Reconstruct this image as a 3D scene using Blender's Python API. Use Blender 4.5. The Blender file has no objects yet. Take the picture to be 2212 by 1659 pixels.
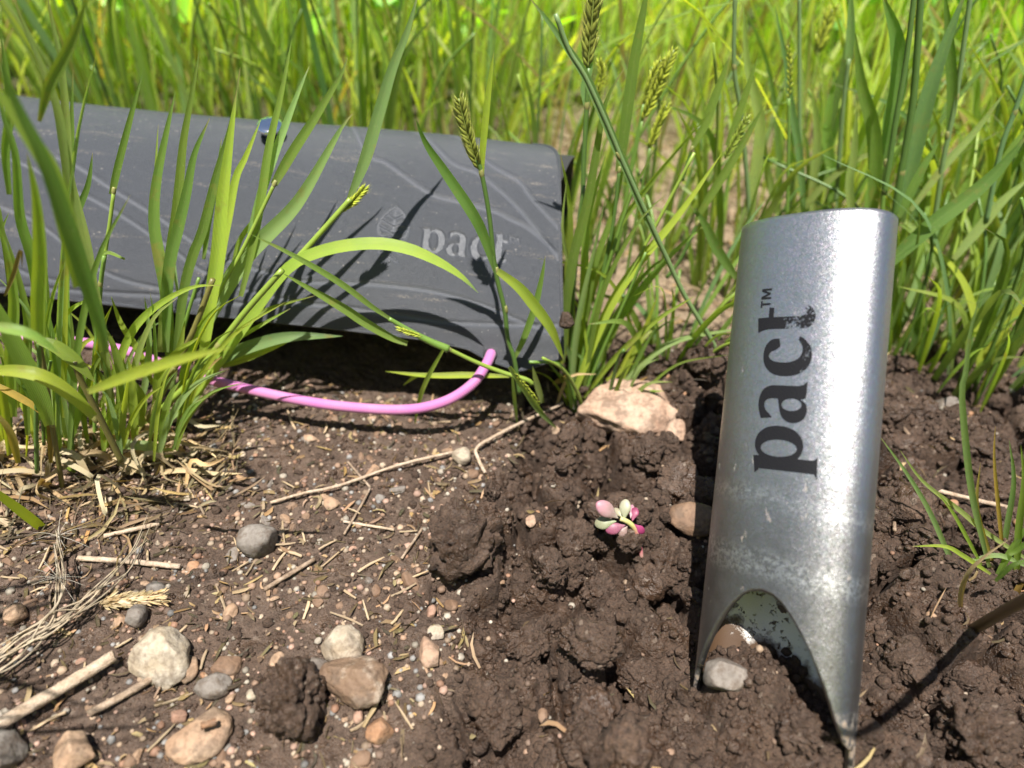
import bpy, bmesh, math, random
import numpy as np
from mathutils import Vector, Matrix

random.seed(7)
rng = np.random.default_rng(11)
scene = bpy.context.scene
COL = scene.collection

# ------------------------------------------------------------------ camera
HCAM, PITCH, ROLL, FPX = 0.2, math.radians(40), math.radians(3.5), 1597.5   # FPX: focal length in pixels of a 2212 wide picture
R0 = np.array([1.0, 0, 0]); U0 = np.array([0, math.sin(PITCH), math.cos(PITCH)])
FW = np.array([0, math.cos(PITCH), -math.sin(PITCH)])
RT = R0 * math.cos(ROLL) + U0 * math.sin(ROLL)
UP = U0 * math.cos(ROLL) - R0 * math.sin(ROLL)
CPOS = np.array([0, 0, HCAM])
cam_d = bpy.data.cameras.new('camera'); cam = bpy.data.objects.new('camera', cam_d); COL.objects.link(cam)
cam.matrix_world = Matrix(((RT[0], UP[0], -FW[0], 0), (RT[1], UP[1], -FW[1], 0), (RT[2], UP[2], -FW[2], HCAM), (0, 0, 0, 1)))
cam_d.sensor_width = 36; cam_d.lens = 26; cam_d.clip_start = 0.005; cam_d.clip_end = 500
cam_d.dof.use_dof = True; cam_d.dof.focus_distance = 0.232; cam_d.dof.aperture_fstop = 7.6
scene.camera = cam

# ------------------------------------------------------------------ light
sun_dir = -0.05 * RT + 0.733 * UP - FW
sun_dir = sun_dir / np.linalg.norm(sun_dir)
sun_el = math.asin(sun_dir[2]); sun_az = math.atan2(sun_dir[0], sun_dir[1])
world = bpy.data.worlds.new('World'); scene.world = world; world.use_nodes = True
wn = world.node_tree.nodes; wl = world.node_tree.links
sky = wn.new('ShaderNodeTexSky'); sky.sky_type = 'NISHITA'; sky.sun_disc = False
sky.sun_elevation = sun_el; sky.sun_rotation = sun_az
bg = wn['Background']; bg.inputs['Strength'].default_value = 0.05
wl.new(sky.outputs[0], bg.inputs[0])
sl = bpy.data.lights.new('sun', 'SUN'); sl.energy = 5.0; sl.angle = math.radians(0.53); sl.color = (1.0, 0.95, 0.88)
so = bpy.data.objects.new('sun', sl); COL.objects.link(so)
so.rotation_euler = Vector(-sun_dir).to_track_quat('-Z', 'Y').to_euler(); so.location = (0, -1, 3)
vs = scene.view_settings; vs.view_transform = 'Standard'; vs.look = 'None'; vs.gamma = 1; vs.exposure = 1.12
try: vs.use_curve_mapping = False
except Exception: pass
scene.render.engine = 'CYCLES'
scene.cycles.max_bounces = 8; scene.cycles.transparent_max_bounces = 8
scene.cycles.sample_clamp_indirect = 6

# ------------------------------------------------------------------ helpers
def pix(px, py, d):
    """world point seen at pixel (px,py) of the 2212 wide picture, d metres along the lens axis"""
    return CPOS + d * (FW + (px - 1106) / FPX * RT - (py - 829.5) / FPX * UP)

def proj(P):
    v = np.asarray(P) - CPOS
    d = v @ FW
    return 1106 + (v @ RT) / d * FPX, 829.5 - (v @ UP) / d * FPX, d

def _hash(ix, iy, iz, seed):
    h = (ix.astype(np.int64) * 374761393 + iy.astype(np.int64) * 668265263 + iz.astype(np.int64) * 2147483647 + seed * 974634677) & 0xFFFFFFFF
    h = ((h ^ (h >> 13)) * 1274126177) & 0xFFFFFFFF
    h = ((h ^ (h >> 16)) * 2246822519) & 0xFFFFFFFF
    h = h ^ (h >> 15)
    return (h & 0xFFFFFF) / float(0x1000000)

def vnoise(x, y, z=None, seed=0):
    x = np.asarray(x, float); y = np.asarray(y, float)
    ix = np.floor(x); iy = np.floor(y); fx = x - ix; fy = y - iy
    ux = fx * fx * (3 - 2 * fx); uy = fy * fy * (3 - 2 * fy)
    if z is None:
        o = np.zeros_like(ix)
        a = _hash(ix, iy, o, seed); b = _hash(ix + 1, iy, o, seed); c = _hash(ix, iy + 1, o, seed); d = _hash(ix + 1, iy + 1, o, seed)
        return (a * (1 - ux) + b * ux) * (1 - uy) + (c * (1 - ux) + d * ux) * uy
    z = np.asarray(z, float); iz = np.floor(z); fz = z - iz; uz = fz * fz * (3 - 2 * fz)
    r = 0
    for dz, wz in ((0, 1 - uz), (1, uz)):
        a = _hash(ix, iy, iz + dz, seed); b = _hash(ix + 1, iy, iz + dz, seed); c = _hash(ix, iy + 1, iz + dz, seed); d = _hash(ix + 1, iy + 1, iz + dz, seed)
        r = r + wz * ((a * (1 - ux) + b * ux) * (1 - uy) + (c * (1 - ux) + d * ux) * uy)
    return r

def fbm(x, y, f, octs=4, seed=0, gain=0.5, z=None):
    r = 0; a = 1; t = 0
    for k in range(octs):
        r = r + a * (vnoise(x * f, y * f, None if z is None else z * f, seed + k * 17) - 0.5); t += a
        f *= 2.03; a *= gain
    return r / t

def worley(x, y, f, seed=0):
    x = np.asarray(x, float) * f; y = np.asarray(y, float) * f
    ix = np.floor(x); iy = np.floor(y); o = np.zeros_like(ix)
    f1 = np.full(x.shape, 9.0); f2 = np.full(x.shape, 9.0); idr = np.zeros(x.shape)
    for dx in (-1, 0, 1):
        for dy in (-1, 0, 1):
            cx = ix + dx; cy = iy + dy
            qx = cx + _hash(cx, cy, o, seed); qy = cy + _hash(cx, cy, o + 1, seed)
            d = (x - qx) ** 2 + (y - qy) ** 2
            r = _hash(cx, cy, o + 2, seed)
            nearer = d < f1
            f2 = np.where(nearer, f1, np.minimum(f2, d)); idr = np.where(nearer, r, idr); f1 = np.where(nearer, d, f1)
    return np.sqrt(f1), np.sqrt(f2), idr

def worley3(P, f, seed=0):
    x, y, z = P[:, 0] * f + 50, P[:, 1] * f + 50, P[:, 2] * f + 50; ix, iy, iz = np.floor(x), np.floor(y), np.floor(z); f1 = np.full(x.shape, 9.0)
    for dx in (-1, 0, 1):
        for dy in (-1, 0, 1):
            for dz in (-1, 0, 1):
                cx, cy, cz = ix + dx, iy + dy, iz + dz
                f1 = np.minimum(f1, (x - cx - _hash(cx, cy, cz, seed)) ** 2 + (y - cy - _hash(cx, cy, cz, seed + 1)) ** 2 + (z - cz - _hash(cx, cy, cz, seed + 2)) ** 2)
    return np.sqrt(f1)

def sstep(a, b, x):
    t = np.clip((x - a) / (b - a), 0, 1); return t * t * (3 - 2 * t)

# ------------------------------------------------------------------ the soil surface
def plane0(px, py):
    d = FW + (px - 1106) / FPX * RT - (py - 829.5) / FPX * UP
    t = -HCAM / d[2]; return CPOS + t * d
PITS = []          # x, y, radius, depth
def pit(px, py, r, dep): p = plane0(px, py); PITS.append((p[0], p[1], r, dep))
for a in ((1300, 1030, .011, -.012), (1350, 1050, .008, -.010), (1195, 1310, .007, -.010), (1125, 1300, .006, -.008), (1345, 1350, .007, -.012),
          (1365, 1440, .008, -.014), (1240, 1230, .005, -.006), (1210, 1500, .006, -.008), (1420, 1010, .008, -.007), (1440, 1250, .008, -.008),
          (1830, 1640, .008, .002), (1990, 1330, .007, -.006), (2120, 1400, .008, -.007), (1960, 960, .007, -.007), (960, 1285, .006, -.007),
          (1060, 1400, .007, -.006), (1030, 1520, .006, -.006), (1700, 1640, .008, -.008), (1500, 1620, .007, -.008), (2180, 1560, .009, -.008),
          (1280, 1390, .010, .006), (1080, 1470, .012, .004), (1250, 1600, .012, .005), (1180, 1190, .012, .005), (1440, 1360, .010, .005),
          (1360, 960, .016, .003), (1960, 1250, .014, .004), (2080, 1620, .012, .006), (1600, 1560, .010, .004), (1390, 1110, .011, .004), (1600, 1440, .008, .002),
          (1510, 830, .014, .010), (1450, 870, .01, .006), (2080, 940, .014, .004), (800, 800, .03, -.006), (1000, 830, .02, -.005)):
    pit(*a)

def dug(x, y):
    """0 on the trodden ground at the left, 1 on the freshly dug soil"""
    b = -0.014 + 0.012 * (y - .1) / .1 + 0.02 * fbm(x, y, 45, 3, 5)
    m = sstep(-.006, .008, x - b)
    return m * (1 - sstep(.235, .31, y + .02 * fbm(x, y, 20, 2, 9)))

def H(x, y):
    x = np.asarray(x, float); y = np.asarray(y, float)
    far = sstep(.5, 1.2, np.hypot(x, y))
    m = dug(x, y) * (1 - far)
    wx = x + .006 * fbm(x, y, 60, 3, 21); wy = y + .006 * fbm(x, y, 60, 3, 31)
    wx2 = wx + .010 * fbm(x, y, 38, 2, 23); wy2 = wy + .010 * fbm(x, y, 38, 2, 33)
    f1, f2, idr = worley(wx2, wy2, 33, 3)
    e = f2 - f1
    clod = sstep(0, .20, e) * .0115 + (idr - .5) * .013 * sstep(0.0, .12, e) + (1 - np.clip(f1, 0, 1) ** 2) * .004
    g1, g2, gr = worley(wx + .3, wy, 88, 8)
    patch = .30 + .95 * sstep(.34, .66, vnoise(x * 75, y * 75, None, 15) * .6 + vnoise(x * 190, y * 190, None, 16) * .4)
    clod2 = ((1 - np.clip(g1, 0, 1) ** 2) * .0044 + (gr - .5) * .003 * sstep(0, .2, g2 - g1)) * (.5 + .5 * patch)
    c1, _, cr = worley(x + .0012 * fbm(x, y, 400, 2, 4), y + .0012 * fbm(x, y, 400, 2, 6), 300, 13)
    crumb = (1 - np.clip(c1 * 1.15, 0, 1) ** 2) * (.0009 + .0019 * cr) * patch
    k1, _, kr = worley(x, y, 620, 41)
    mic = (1 - np.clip(k1 * 1.1, 0, 1) ** 2) * .0008 * (.4 + kr) * (.4 + .6 * patch)
    rough = .012 * fbm(x, y, 26, 4, 51) + .005 * fbm(x, y, 150, 4, 61, gain=.6)
    hd = clod + clod2 + crumb + mic + rough - .0172
    hp = .006 * fbm(x, y, 16, 3, 71) + .0026 * fbm(x, y, 110, 4, 81) + crumb * .30 + mic * .62 - .0006
    h = hp * (1 - m) + hd * m
    # the low bank where the digging starts
    h = h - .0035 * m * (1 - sstep(.03, .07, np.abs(x)))
    for (qx, qy, r, dep) in PITS:
        d2 = ((wx - qx) ** 2 + (wy - qy) ** 2) / (r * r)
        h = h + dep * 1.35 * np.exp(-d2 * 1.3)
    w = .9 * np.exp(-(((x - .074) ** 2 + (y - .0960) ** 2) / .027 ** 2) ** 1.5)
    h = h * (1 - w) + w * (.0060 + .30 * (x - .0755) - .10 * (y - .096) + .8 * (crumb + mic) + .35 * clod2)
    h = h + .0085 * np.exp(-(((x - .0725) ** 2 + (y - .1055) ** 2) / .0098 ** 2) ** 1.4) + .003 * np.exp(-((x - .093) ** 2 + (y - .088) ** 2) / .008 ** 2)
    h = h * (1 - far) + far * (.05 * fbm(x, y, .7, 3, 91))
    return h

def gnd(px, py, dz=0.0):
    d = FW + (px - 1106) / FPX * RT - (py - 829.5) / FPX * UP
    z = 0.0
    for _ in range(6):
        t = (z - HCAM) / d[2]; p = CPOS + t * d
        z = .5 * z + .5 * float(H(p[0:1], p[1:2])[0])
    p[2] = z + dz
    return p

def upright(px, py, y0, k):
    """point seen at the pixel, on the leaning upright plane y = y0 + k z"""
    d = FW + (px - 1106) / FPX * RT - (py - 829.5) / FPX * UP
    t = (y0 + k * HCAM) / (d[1] - k * d[2])
    return CPOS + t * d

# ------------------------------------------------------------------ object helpers
OFF = {}
def setprops(o, label=None, cat=None, group=None, kind=None):
    if label: o['label'] = label
    if cat: o['category'] = cat
    if group: o['group'] = group
    if kind: o['kind'] = kind
    return o

def thing(name, label, cat, loc=(0, 0, 0), group=None):
    o = bpy.data.objects.new(name, None); COL.objects.link(o); o.empty_display_size = .01
    o.location = [float(v) for v in loc]; OFF[o.name] = np.array(loc, float)
    return setprops(o, label, cat, group)

def make_mesh(name, V, F, uv=None, col=None, smooth=True):
    me = bpy.data.meshes.new(name)
    V = np.ascontiguousarray(V, dtype=np.float32)
    if isinstance(F, np.ndarray):
        n, k = F.shape
        me.vertices.add(len(V)); me.vertices.foreach_set('co', V.ravel())
        me.loops.add(n * k); me.loops.foreach_set('vertex_index', np.ascontiguousarray(F, dtype=np.int32).ravel())
        me.polygons.add(n); me.polygons.foreach_set('loop_start', np.arange(0, n * k, k, dtype=np.int32))
        try: me.polygons.foreach_set('loop_total', np.full(n, k, dtype=np.int32))
        except Exception: pass
        me.update(calc_edges=True)
    else:
        me.from_pydata(V.tolist(), [], F)
    if uv is not None:
        lay = me.uv_layers.new(name='UVMap')
        li = np.empty(len(me.loops), dtype=np.int32); me.loops.foreach_get('vertex_index', li)
        lay.data.foreach_set('uv', np.ascontiguousarray(np.asarray(uv, np.float32)[li]).ravel())
    if col is not None:
        a = me.color_attributes.new(name='tint', type='FLOAT_COLOR', domain='POINT')
        c = np.ones((len(V), 4), np.float32); c[:, :3] = col
        a.data.foreach_set('color', c.ravel())
    if smooth:
        me.polygons.foreach_set('use_smooth', np.ones(len(me.polygons), dtype=bool))
    me.update()
    return me

def mobj(name, V, F, mat, parent=None, uv=None, col=None, smooth=True, loc=None):
    """V in world coordinates"""
    V = np.asarray(V, float)
    off = np.zeros(3)
    if parent is not None: off = OFF[parent.name]
    elif loc is not None: off = np.asarray(loc, float)
    me = make_mesh(name, V - off, F, uv, col, smooth)
    for m in (mat if isinstance(mat, (list, tuple)) else [mat]): me.materials.append(m)
    o = bpy.data.objects.new(name, me); COL.objects.link(o)
    if parent is not None:
        o.parent = parent
    else:
        o.location = off
    OFF[o.name] = off
    return o

def catmull(P, n):
    P = np.asarray(P, float)
    if len(P) < 2: return P
    Q = np.vstack([2 * P[0] - P[1], P, 2 * P[-1] - P[-2]])
    seg = np.linalg.norm(np.diff(P, axis=0), axis=1); s = np.concatenate([[0], np.cumsum(seg)])
    t = np.linspace(0, s[-1], n); out = []
    for v in t:
        i = min(max(np.searchsorted(s, v) - 1, 0), len(P) - 2)
        u = (v - s[i]) / max(seg[i], 1e-12)
        p0, p1, p2, p3 = Q[i], Q[i + 1], Q[i + 2], Q[i + 3]
        out.append(.5 * ((2 * p1) + (-p0 + p2) * u + (2 * p0 - 5 * p1 + 4 * p2 - p3) * u * u + (-p0 + 3 * p1 - 3 * p2 + p3) * u ** 3))
    return np.array(out)

def norm(v): return v / np.maximum(np.linalg.norm(v, axis=-1, keepdims=True), 1e-12)

GREENS = {'g': ((.200, .300, .060), (.220, .320, .066)), 'b': ((.285, .380, .055), (.300, .395, .060)), 'd': ((.135, .218, .050), (.150, .235, .054)),
          'p': ((.260, .350, .135), (.235, .330, .110)), 'y': ((.38, .27, .06), (.42, .30, .09)), 't': ((.36, .27, .16), (.42, .33, .20)),
          'o': ((.20, .15, .035), (.26, .17, .05)), 'c': ((.175, .275, .110), (.165, .265, .105))}

def ribbon(P, wid, code='g', twist=0.0, fold=.35, face=None, base=.55, n=None, tipcol=None, peak=.4, curl=0.0, ac=4):
    """a leaf blade along P (base to tip): wid metres at the widest, a folded section, colour per point"""
    n = n or 16
    C = catmull(P, n)
    T = norm(np.gradient(C, axis=0))
    fc = (CPOS - C) if face is None else np.tile(np.asarray(face, float), (n, 1))
    S = np.cross(T, norm(fc)); S = norm(S); N = np.cross(S, T)
    t = np.linspace(0, 1, n)
    a = twist + curl * t
    if np.ndim(a) == 0: a = np.full(n, a)
    S2 = S * np.cos(a)[:, None] + N * np.sin(a)[:, None]; N2 = np.cross(S2, T)
    w = wid * .5 * np.where(t < peak, base + (1 - base) * np.sin(np.clip(t / peak, 0, 1) * math.pi / 2), np.cos(np.clip((t - peak) / (1 - peak), 0, 1) * math.pi / 2) ** .8)
    w = np.maximum(w, wid * .012)
    xs = np.linspace(-1, 1, ac + 1)
    V = np.zeros((n, ac + 1, 3)); uv = np.zeros((n, ac + 1, 2))
    for j, x in enumerate(xs):
        V[:, j] = C + S2 * (x * w)[:, None] + N2 * ((abs(x) ** 1.3) * fold * w)[:, None]
        uv[:, j, 0] = x * .5 + .5; uv[:, j, 1] = t
    i = np.arange(n - 1)[:, None] * (ac + 1) + np.arange(ac)[None, :]
    F = np.stack([i, i + 1, i + ac + 2, i + ac + 1], -1).reshape(-1, 4)
    c0, c1 = [np.array(v) for v in GREENS[code]]
    j = rng.uniform(.92, 1.32); hue = rng.uniform(-.12, .12)
    cc = (c0[None] * (1 - t)[:, None] + c1[None] * t[:, None]) * j * np.array([1 + hue, 1, 1 - hue])
    if code in 'gbdpc':
        pale = np.clip(1 - t / .12, 0, 1)[:, None] * .4
        cc = cc * (1 - pale) + np.array([.22, .25, .10]) * pale
        if tipcol is None and rng.random() < .45: tipcol = (.40, .33, .16)
        if tipcol is not None:
            e = sstep(.93, 1.0, t)[:, None]; cc = cc * (1 - e) + np.array(tipcol) * e
    col = np.repeat(cc[:, None], ac + 1, 1).reshape(-1, 3)
    return V.reshape(-1, 3), F, uv.reshape(-1, 2), col

def tube(P, r, n=None, sides=8, col=(.1, .2, .03), cap=True, jitter=0.0, seed=0):
    """r: radius, a number or one per given point"""
    n = n or max(6, 4 * len(P))
    C = catmull(P, n)
    rr = np.interp(np.linspace(0, 1, n), np.linspace(0, 1, len(np.atleast_1d(r))), np.atleast_1d(r))
    T = norm(np.gradient(C, axis=0))
    ref = np.array([.3, .2, 1.0]) if abs(T[0][2]) < .9 else np.array([1.0, .1, 0])
    S = norm(np.cross(T, ref)); N = np.cross(S, T)
    a = np.linspace(0, 2 * math.pi, sides, endpoint=False)
    V = C[:, None] + rr[:, None, None] * (np.cos(a)[None, :, None] * S[:, None] + np.sin(a)[None, :, None] * N[:, None])
    if jitter:
        V = V + (np.random.default_rng(seed).normal(0, 1, V.shape) * jitter * rr[:, None, None])
    i = np.arange(n - 1)[:, None] * sides; k = np.arange(sides)[None]; k2 = (k + 1) % sides
    F = np.stack([i + k, i + k2, i + sides + k2, i + sides + k], -1).reshape(-1, 4)
    V = V.reshape(-1, 3)
    uv = np.stack([np.tile(np.arange(sides) / sides, n), np.repeat(np.linspace(0, 1, n), sides)], -1)
    if cap:
        b = len(V); V = np.vstack([V, C[0], C[-1]]); uv = np.vstack([uv, [[0, 0], [0, 1]]])
        kk = np.arange(sides); k2 = (kk + 1) % sides
        F = np.vstack([F, np.stack([np.full(sides, b), k2, kk, kk], -1)[:, :4], np.stack([np.full(sides, b + 1), (n - 1) * sides + kk, (n - 1) * sides + k2, (n - 1) * sides + k2], -1)])
    col = np.asarray(col, float)
    cc = np.tile(col, (len(V), 1)) if col.ndim == 1 else np.vstack([np.repeat(np.array([np.interp(np.linspace(0, 1, n), np.linspace(0, 1, len(col)), col[:, q]) for q in range(3)]).T, sides, 0)] + ([col[0], col[-1]] if cap else []))
    return V, F, uv, cc

def merge(parts):
    Vs, Fs, Us, Cs, o = [], [], [], [], 0
    for V, F, U, C in parts:
        Vs.append(V); Fs.append(F + o); Us.append(U); Cs.append(C); o += len(V)
    return np.vstack(Vs), fixf(np.vstack(Fs)), np.vstack(Us), np.vstack(Cs)

def fixf(F):
    """quads with a repeated last index become triangles"""
    bad = F[:, 2] == F[:, 3]
    if not bad.any(): return F
    return [tuple(f[:3]) if b else tuple(f) for f, b in zip(F.tolist(), bad)]

_ico = {}
def ico(sub):
    if sub not in _ico:
        bm = bmesh.new(); bmesh.ops.create_icosphere(bm, subdivisions=sub, radius=1)
        _ico[sub] = (np.array([v.co[:] for v in bm.verts]), np.array([[v.index for v in f.verts] for f in bm.faces])); bm.free()
    V, F = _ico[sub]; return V.copy(), F

def lump(sub, seed, facet=.3, rough=.08, planes=9, f=1.6):
    """a stone or clod of radius about 1: cut by random planes and roughened"""
    V, F = ico(sub)
    g = np.random.default_rng(seed)
    V = V * (1 + .38 * fbm(V[:, 0] + seed * 3.1, V[:, 1], f, 3, seed, z=V[:, 2])[:, None])
    for _ in range(planes):
        nrm = norm(g.normal(size=3)); d = g.uniform(1 - facet * 1.25, 1.0)
        h = V @ nrm - d
        V = V - np.clip(h, 0, None)[:, None] * nrm * .88
    n = norm(V)
    V = V + n * (rough * fbm(V[:, 0] + seed, V[:, 1], 4.5, 4, seed + 5, gain=.62, z=V[:, 2]) * 2)[:, None]
    return V, F
# ------------------------------------------------------------------ materials
class NT:
    def __init__(s, name):
        s.m = bpy.data.materials.new(name); s.m.use_nodes = True; s.t = s.m.node_tree; s.t.nodes.clear()
        s.out = s.n('ShaderNodeOutputMaterial')
    def n(s, typ, **kw):
        nd = s.t.nodes.new(typ)
        for k, v in kw.items(): setattr(nd, k, v)
        return nd
    def l(s, a, b): s.t.links.new(a, b)
    def set(s, nd, **kw):
        for k, v in kw.items(): nd.inputs[k.replace('_', ' ')].default_value = v
    def noise(s, scale, detail=4, rough=.55, vec=None, dist=0.0):
        nd = s.n('ShaderNodeTexNoise'); nd.inputs['Scale'].default_value = scale; nd.inputs['Detail'].default_value = detail
        nd.inputs['Roughness'].default_value = rough; nd.inputs['Distortion'].default_value = dist
        if vec is not None: s.l(vec, nd.inputs['Vector'])
        return nd.outputs['Fac']
    def vor(s, scale, vec=None, out='Distance', feature='F1'):
        nd = s.n('ShaderNodeTexVoronoi', feature=feature); nd.inputs['Scale'].default_value = scale
        if vec is not None: s.l(vec, nd.inputs['Vector'])
        return nd.outputs[out]
    def ramp(s, fac, stops, interp='LINEAR'):
        nd = s.n('ShaderNodeValToRGB'); r = nd.color_ramp; r.interpolation = interp
        while len(r.elements) < len(stops): r.elements.new(.5)
        for e, (p, c) in zip(r.elements, stops):
            e.position = p; e.color = (*c, 1) if np.ndim(c) else (c, c, c, 1)
        s.l(fac, nd.inputs[0]); return nd.outputs[0]
    def mix(s, fac, a, b, mode='MIX'):
        nd = s.n('ShaderNodeMix', data_type='RGBA', blend_type=mode)
        for sock, v in ((nd.inputs[0], fac), (nd.inputs[6], a), (nd.inputs[7], b)):
            if hasattr(v, 'is_linked') or isinstance(v, bpy.types.NodeSocket): s.l(v, sock)
            elif np.ndim(v): sock.default_value = (*v, 1)
            else: sock.default_value = v
        return nd.outputs[2]
    def math(s, op, a, b=0.0, clamp=False):
        nd = s.n('ShaderNodeMath', operation=op, use_clamp=clamp)
        for sock, v in ((nd.inputs[0], a), (nd.inputs[1], b)):
            if isinstance(v, bpy.types.NodeSocket): s.l(v, sock)
            else: sock.default_value = v
        return nd.outputs[0]
    def bump(s, h, dist, strength=1.0, nrm=None):
        nd = s.n('ShaderNodeBump'); nd.inputs['Distance'].default_value = dist; nd.inputs['Strength'].default_value = strength
        s.l(h, nd.inputs['Height'])
        if nrm is not None: s.l(nrm, nd.inputs['Normal'])
        return nd.outputs[0]
    def bsdf(s, color=None, rough=.6, metallic=0.0, spec=.5, normal=None):
        nd = s.n('ShaderNodeBsdfPrincipled')
        for k, v in (('Base Color', color), ('Roughness', rough), ('Metallic', metallic), ('Specular IOR Level', spec)):
            if isinstance(v, bpy.types.NodeSocket): s.l(v, nd.inputs[k])
            elif v is not None: nd.inputs[k].default_value = (*v, 1) if np.ndim(v) else v
        if normal is not None: s.l(normal, nd.inputs['Normal'])
        return nd
    def done(s, nd):
        s.l(nd.outputs[0], s.out.inputs[0]); return s.m
    def pos(s): return s.n('ShaderNodeNewGeometry').outputs['Position']
    def obj(s): return s.n('ShaderNodeTexCoord').outputs['Object']
    def uv(s): return s.n('ShaderNodeTexCoord').outputs['UV']
    def rand(s): return s.n('ShaderNodeObjectInfo').outputs['Random']
    def attr(s, name='tint'):
        nd = s.n('ShaderNodeAttribute'); nd.attribute_name = name; return nd.outputs['Color']

def soil_material(name, vec_object=False):
    m = NT(name); p = m.obj() if vec_object else m.pos()
    n1 = m.noise(60, 5, .6, p); n2 = m.noise(420, 4, .6, p); n3 = m.noise(1500, 2, .6, p)
    base = m.ramp(n1, [(.3, (.034, .0172, .0094)), (.55, (.060, .0318, .0178)), (.75, (.094, .0530, .0310))])
    base = m.mix(m.ramp(n2, [(.35, 0), (.7, .75)]), base, (.102, .061, .038))
    base = m.mix(m.ramp(n3, [(.42, .0), (.62, .55)]), base, (.028, .018, .012))
    # mineral grains in many tones
    vn = m.n('ShaderNodeTexVoronoi'); vn.inputs['Scale'].default_value = 900; m.l(p, vn.inputs['Vector'])
    grain = m.ramp(vn.outputs['Color'], [(.0, 0), (.86, 0), (.9, .55)], 'CONSTANT')
    base = m.mix(grain, base, (.19, .145, .11))
    if not vec_object:
        a = m.n('ShaderNodeAttribute'); a.attribute_name = 'tint'
        sp = m.n('ShaderNodeSeparateColor'); m.l(a.outputs['Color'], sp.inputs[0])
        base = m.mix(m.math('MULTIPLY', sp.outputs[0], m.ramp(n2, [(.3, .25), (.65, .8)])), base, (.150, .104, .076))   # drier trodden soil
        base = m.mix(sp.outputs[1], base, (.30, .22, .145))                                                               # pale dry ground with thatch
        base = m.mix(sp.outputs[2], base, (.06, .085, .018))                                                            # meadow floor
    wet = m.ramp(m.noise(90, 3, .6, p), [(.40, .34), (.56, .80)])
    b = m.bump(n3, .0006, .9); b = m.bump(n2, .0012, .7, b); b = m.bump(m.math('MULTIPLY', m.noise(1000, 3, .65, p), m.ramp(m.noise(130, 2, .6, p), [(.35, .15), (.65, 1)])), .0020, .9, b); b = m.bump(m.noise(3200, 2, .6, p), .0005, .8, b)
    return m.done(m.bsdf(base, wet, 0, .55, b))

M = {}
M['soil'] = soil_material('moist_soil')
M['clod'] = soil_material('clod_soil', True)

def grass_mat(name, trans=.46, gloss=.38):
    m = NT(name); c = m.attr(); uv = m.uv()
    sx = m.n('ShaderNodeSeparateXYZ'); m.l(uv, sx.inputs[0])
    wv = m.math('SINE', m.math('MULTIPLY', sx.outputs[0], 62.0)); wv = m.math('MULTIPLY', m.math('ADD', wv, 1), .5)
    rib = m.math('MULTIPLY', wv, .26)
    c2 = m.mix(rib, c, m.mix(1.0, c, (.55, .6, .5), 'MULTIPLY'))
    mid = m.ramp(m.math('ABSOLUTE', m.math('SUBTRACT', sx.outputs[0], .5)), [(.0, .45), (.05, .0)])
    c2 = m.mix(mid, c2, m.mix(.5, c2, (.26, .33, .12)))
    nz = m.noise(160, 3, .6, m.pos()); c2 = m.mix(m.ramp(nz, [(.4, 0), (.75, .35)]), c2, m.mix(1.0, c2, (1.35, 1.15, .9), 'MULTIPLY'))
    br = m.ramp(m.noise(55, 4, .75, m.pos()), [(.60, 0), (.70, .5)]); c2 = m.mix(br, c2, (.30, .23, .07))
    fl = m.ramp(m.noise(1400, 2, .6, m.pos()), [(.66, 0), (.72, .5)]); c2 = m.mix(fl, c2, (.34, .36, .20))
    p = m.bsdf(c2, gloss, 0, .45, m.bump(wv, .0002, .5))
    t = m.n('ShaderNodeBsdfTranslucent'); m.l(m.mix(1.0, c2, (1.9, 1.75, .5), 'MULTIPLY'), t.inputs[0])
    mx = m.n('ShaderNodeMixShader'); mx.inputs[0].default_value = trans
    m.l(p.outputs[0], mx.inputs[1]); m.l(t.outputs[0], mx.inputs[2])
    return m.done(mx)
M['grass'] = grass_mat('green_grass_leaf')
M['meadow'] = grass_mat('meadow_leaf', .5, .4)
M['straw'] = grass_mat('dry_straw', .12, .6)

def stem_mat():
    m = NT('grass_stem'); c = m.attr()
    nz = m.noise(300, 3, .6, m.pos()); c2 = m.mix(m.ramp(nz, [(.4, 0), (.8, .4)]), c, m.mix(1.0, c, (1.4, 1.25, 1.0), 'MULTIPLY'))
    p = m.bsdf(c2, .42, 0, .5, m.bump(nz, .0002, .4))
    p.inputs['Subsurface Weight'].default_value = .15; p.inputs['Subsurface Radius'].default_value = (.0006, .0009, .0003); p.inputs['Subsurface Scale'].default_value = 1
    return m.done(p)
M['stem'] = stem_mat()

def stone_mat(name, c1, c2, c3, dirt=.5, rough=.75, sc=1.0):
    m = NT(name); p = m.obj()
    n1 = m.noise(120 * sc, 5, .6, p); n2 = m.noise(700 * sc, 3, .6, p)
    c = m.ramp(n1, [(.3, c1), (.52, c2), (.72, c3)])
    c = m.mix(m.ramp(n2, [(.45, 0), (.7, .5)]), c, m.mix(1.0, c, (.55, .5, .46), 'MULTIPLY'))
    c = m.mix(m.ramp(m.rand(), [(0, .0), (1, .55)]), c, m.mix(1.0, c, (.66, .58, .52), 'MULTIPLY'))
    d = m.ramp(m.noise(170 * sc, 4, .7, p), [(.44, 0), (.6, min(.9, dirt * 1.2))])
    c = m.mix(1.0, c, (.80, .77, .74), 'MULTIPLY'); c = m.mix(d, c, (.085, .058, .040))
    b = m.bump(n2, .0005, .8); b = m.bump(n1, .001, .6, b)
    return m.done(m.bsdf(c, rough, 0, .4, b))
M['stone_tan'] = stone_mat('tan_stone', (.34, .22, .14), (.46, .33, .23), (.52, .41, .30))
M['stone_pale'] = stone_mat('pale_stone', (.36, .29, .20), (.45, .40, .32), (.54, .51, .45), .45)
M['stone_grey'] = stone_mat('grey_stone', (.17, .155, .14), (.25, .235, .22), (.34, .32, .29), .5)
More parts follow.
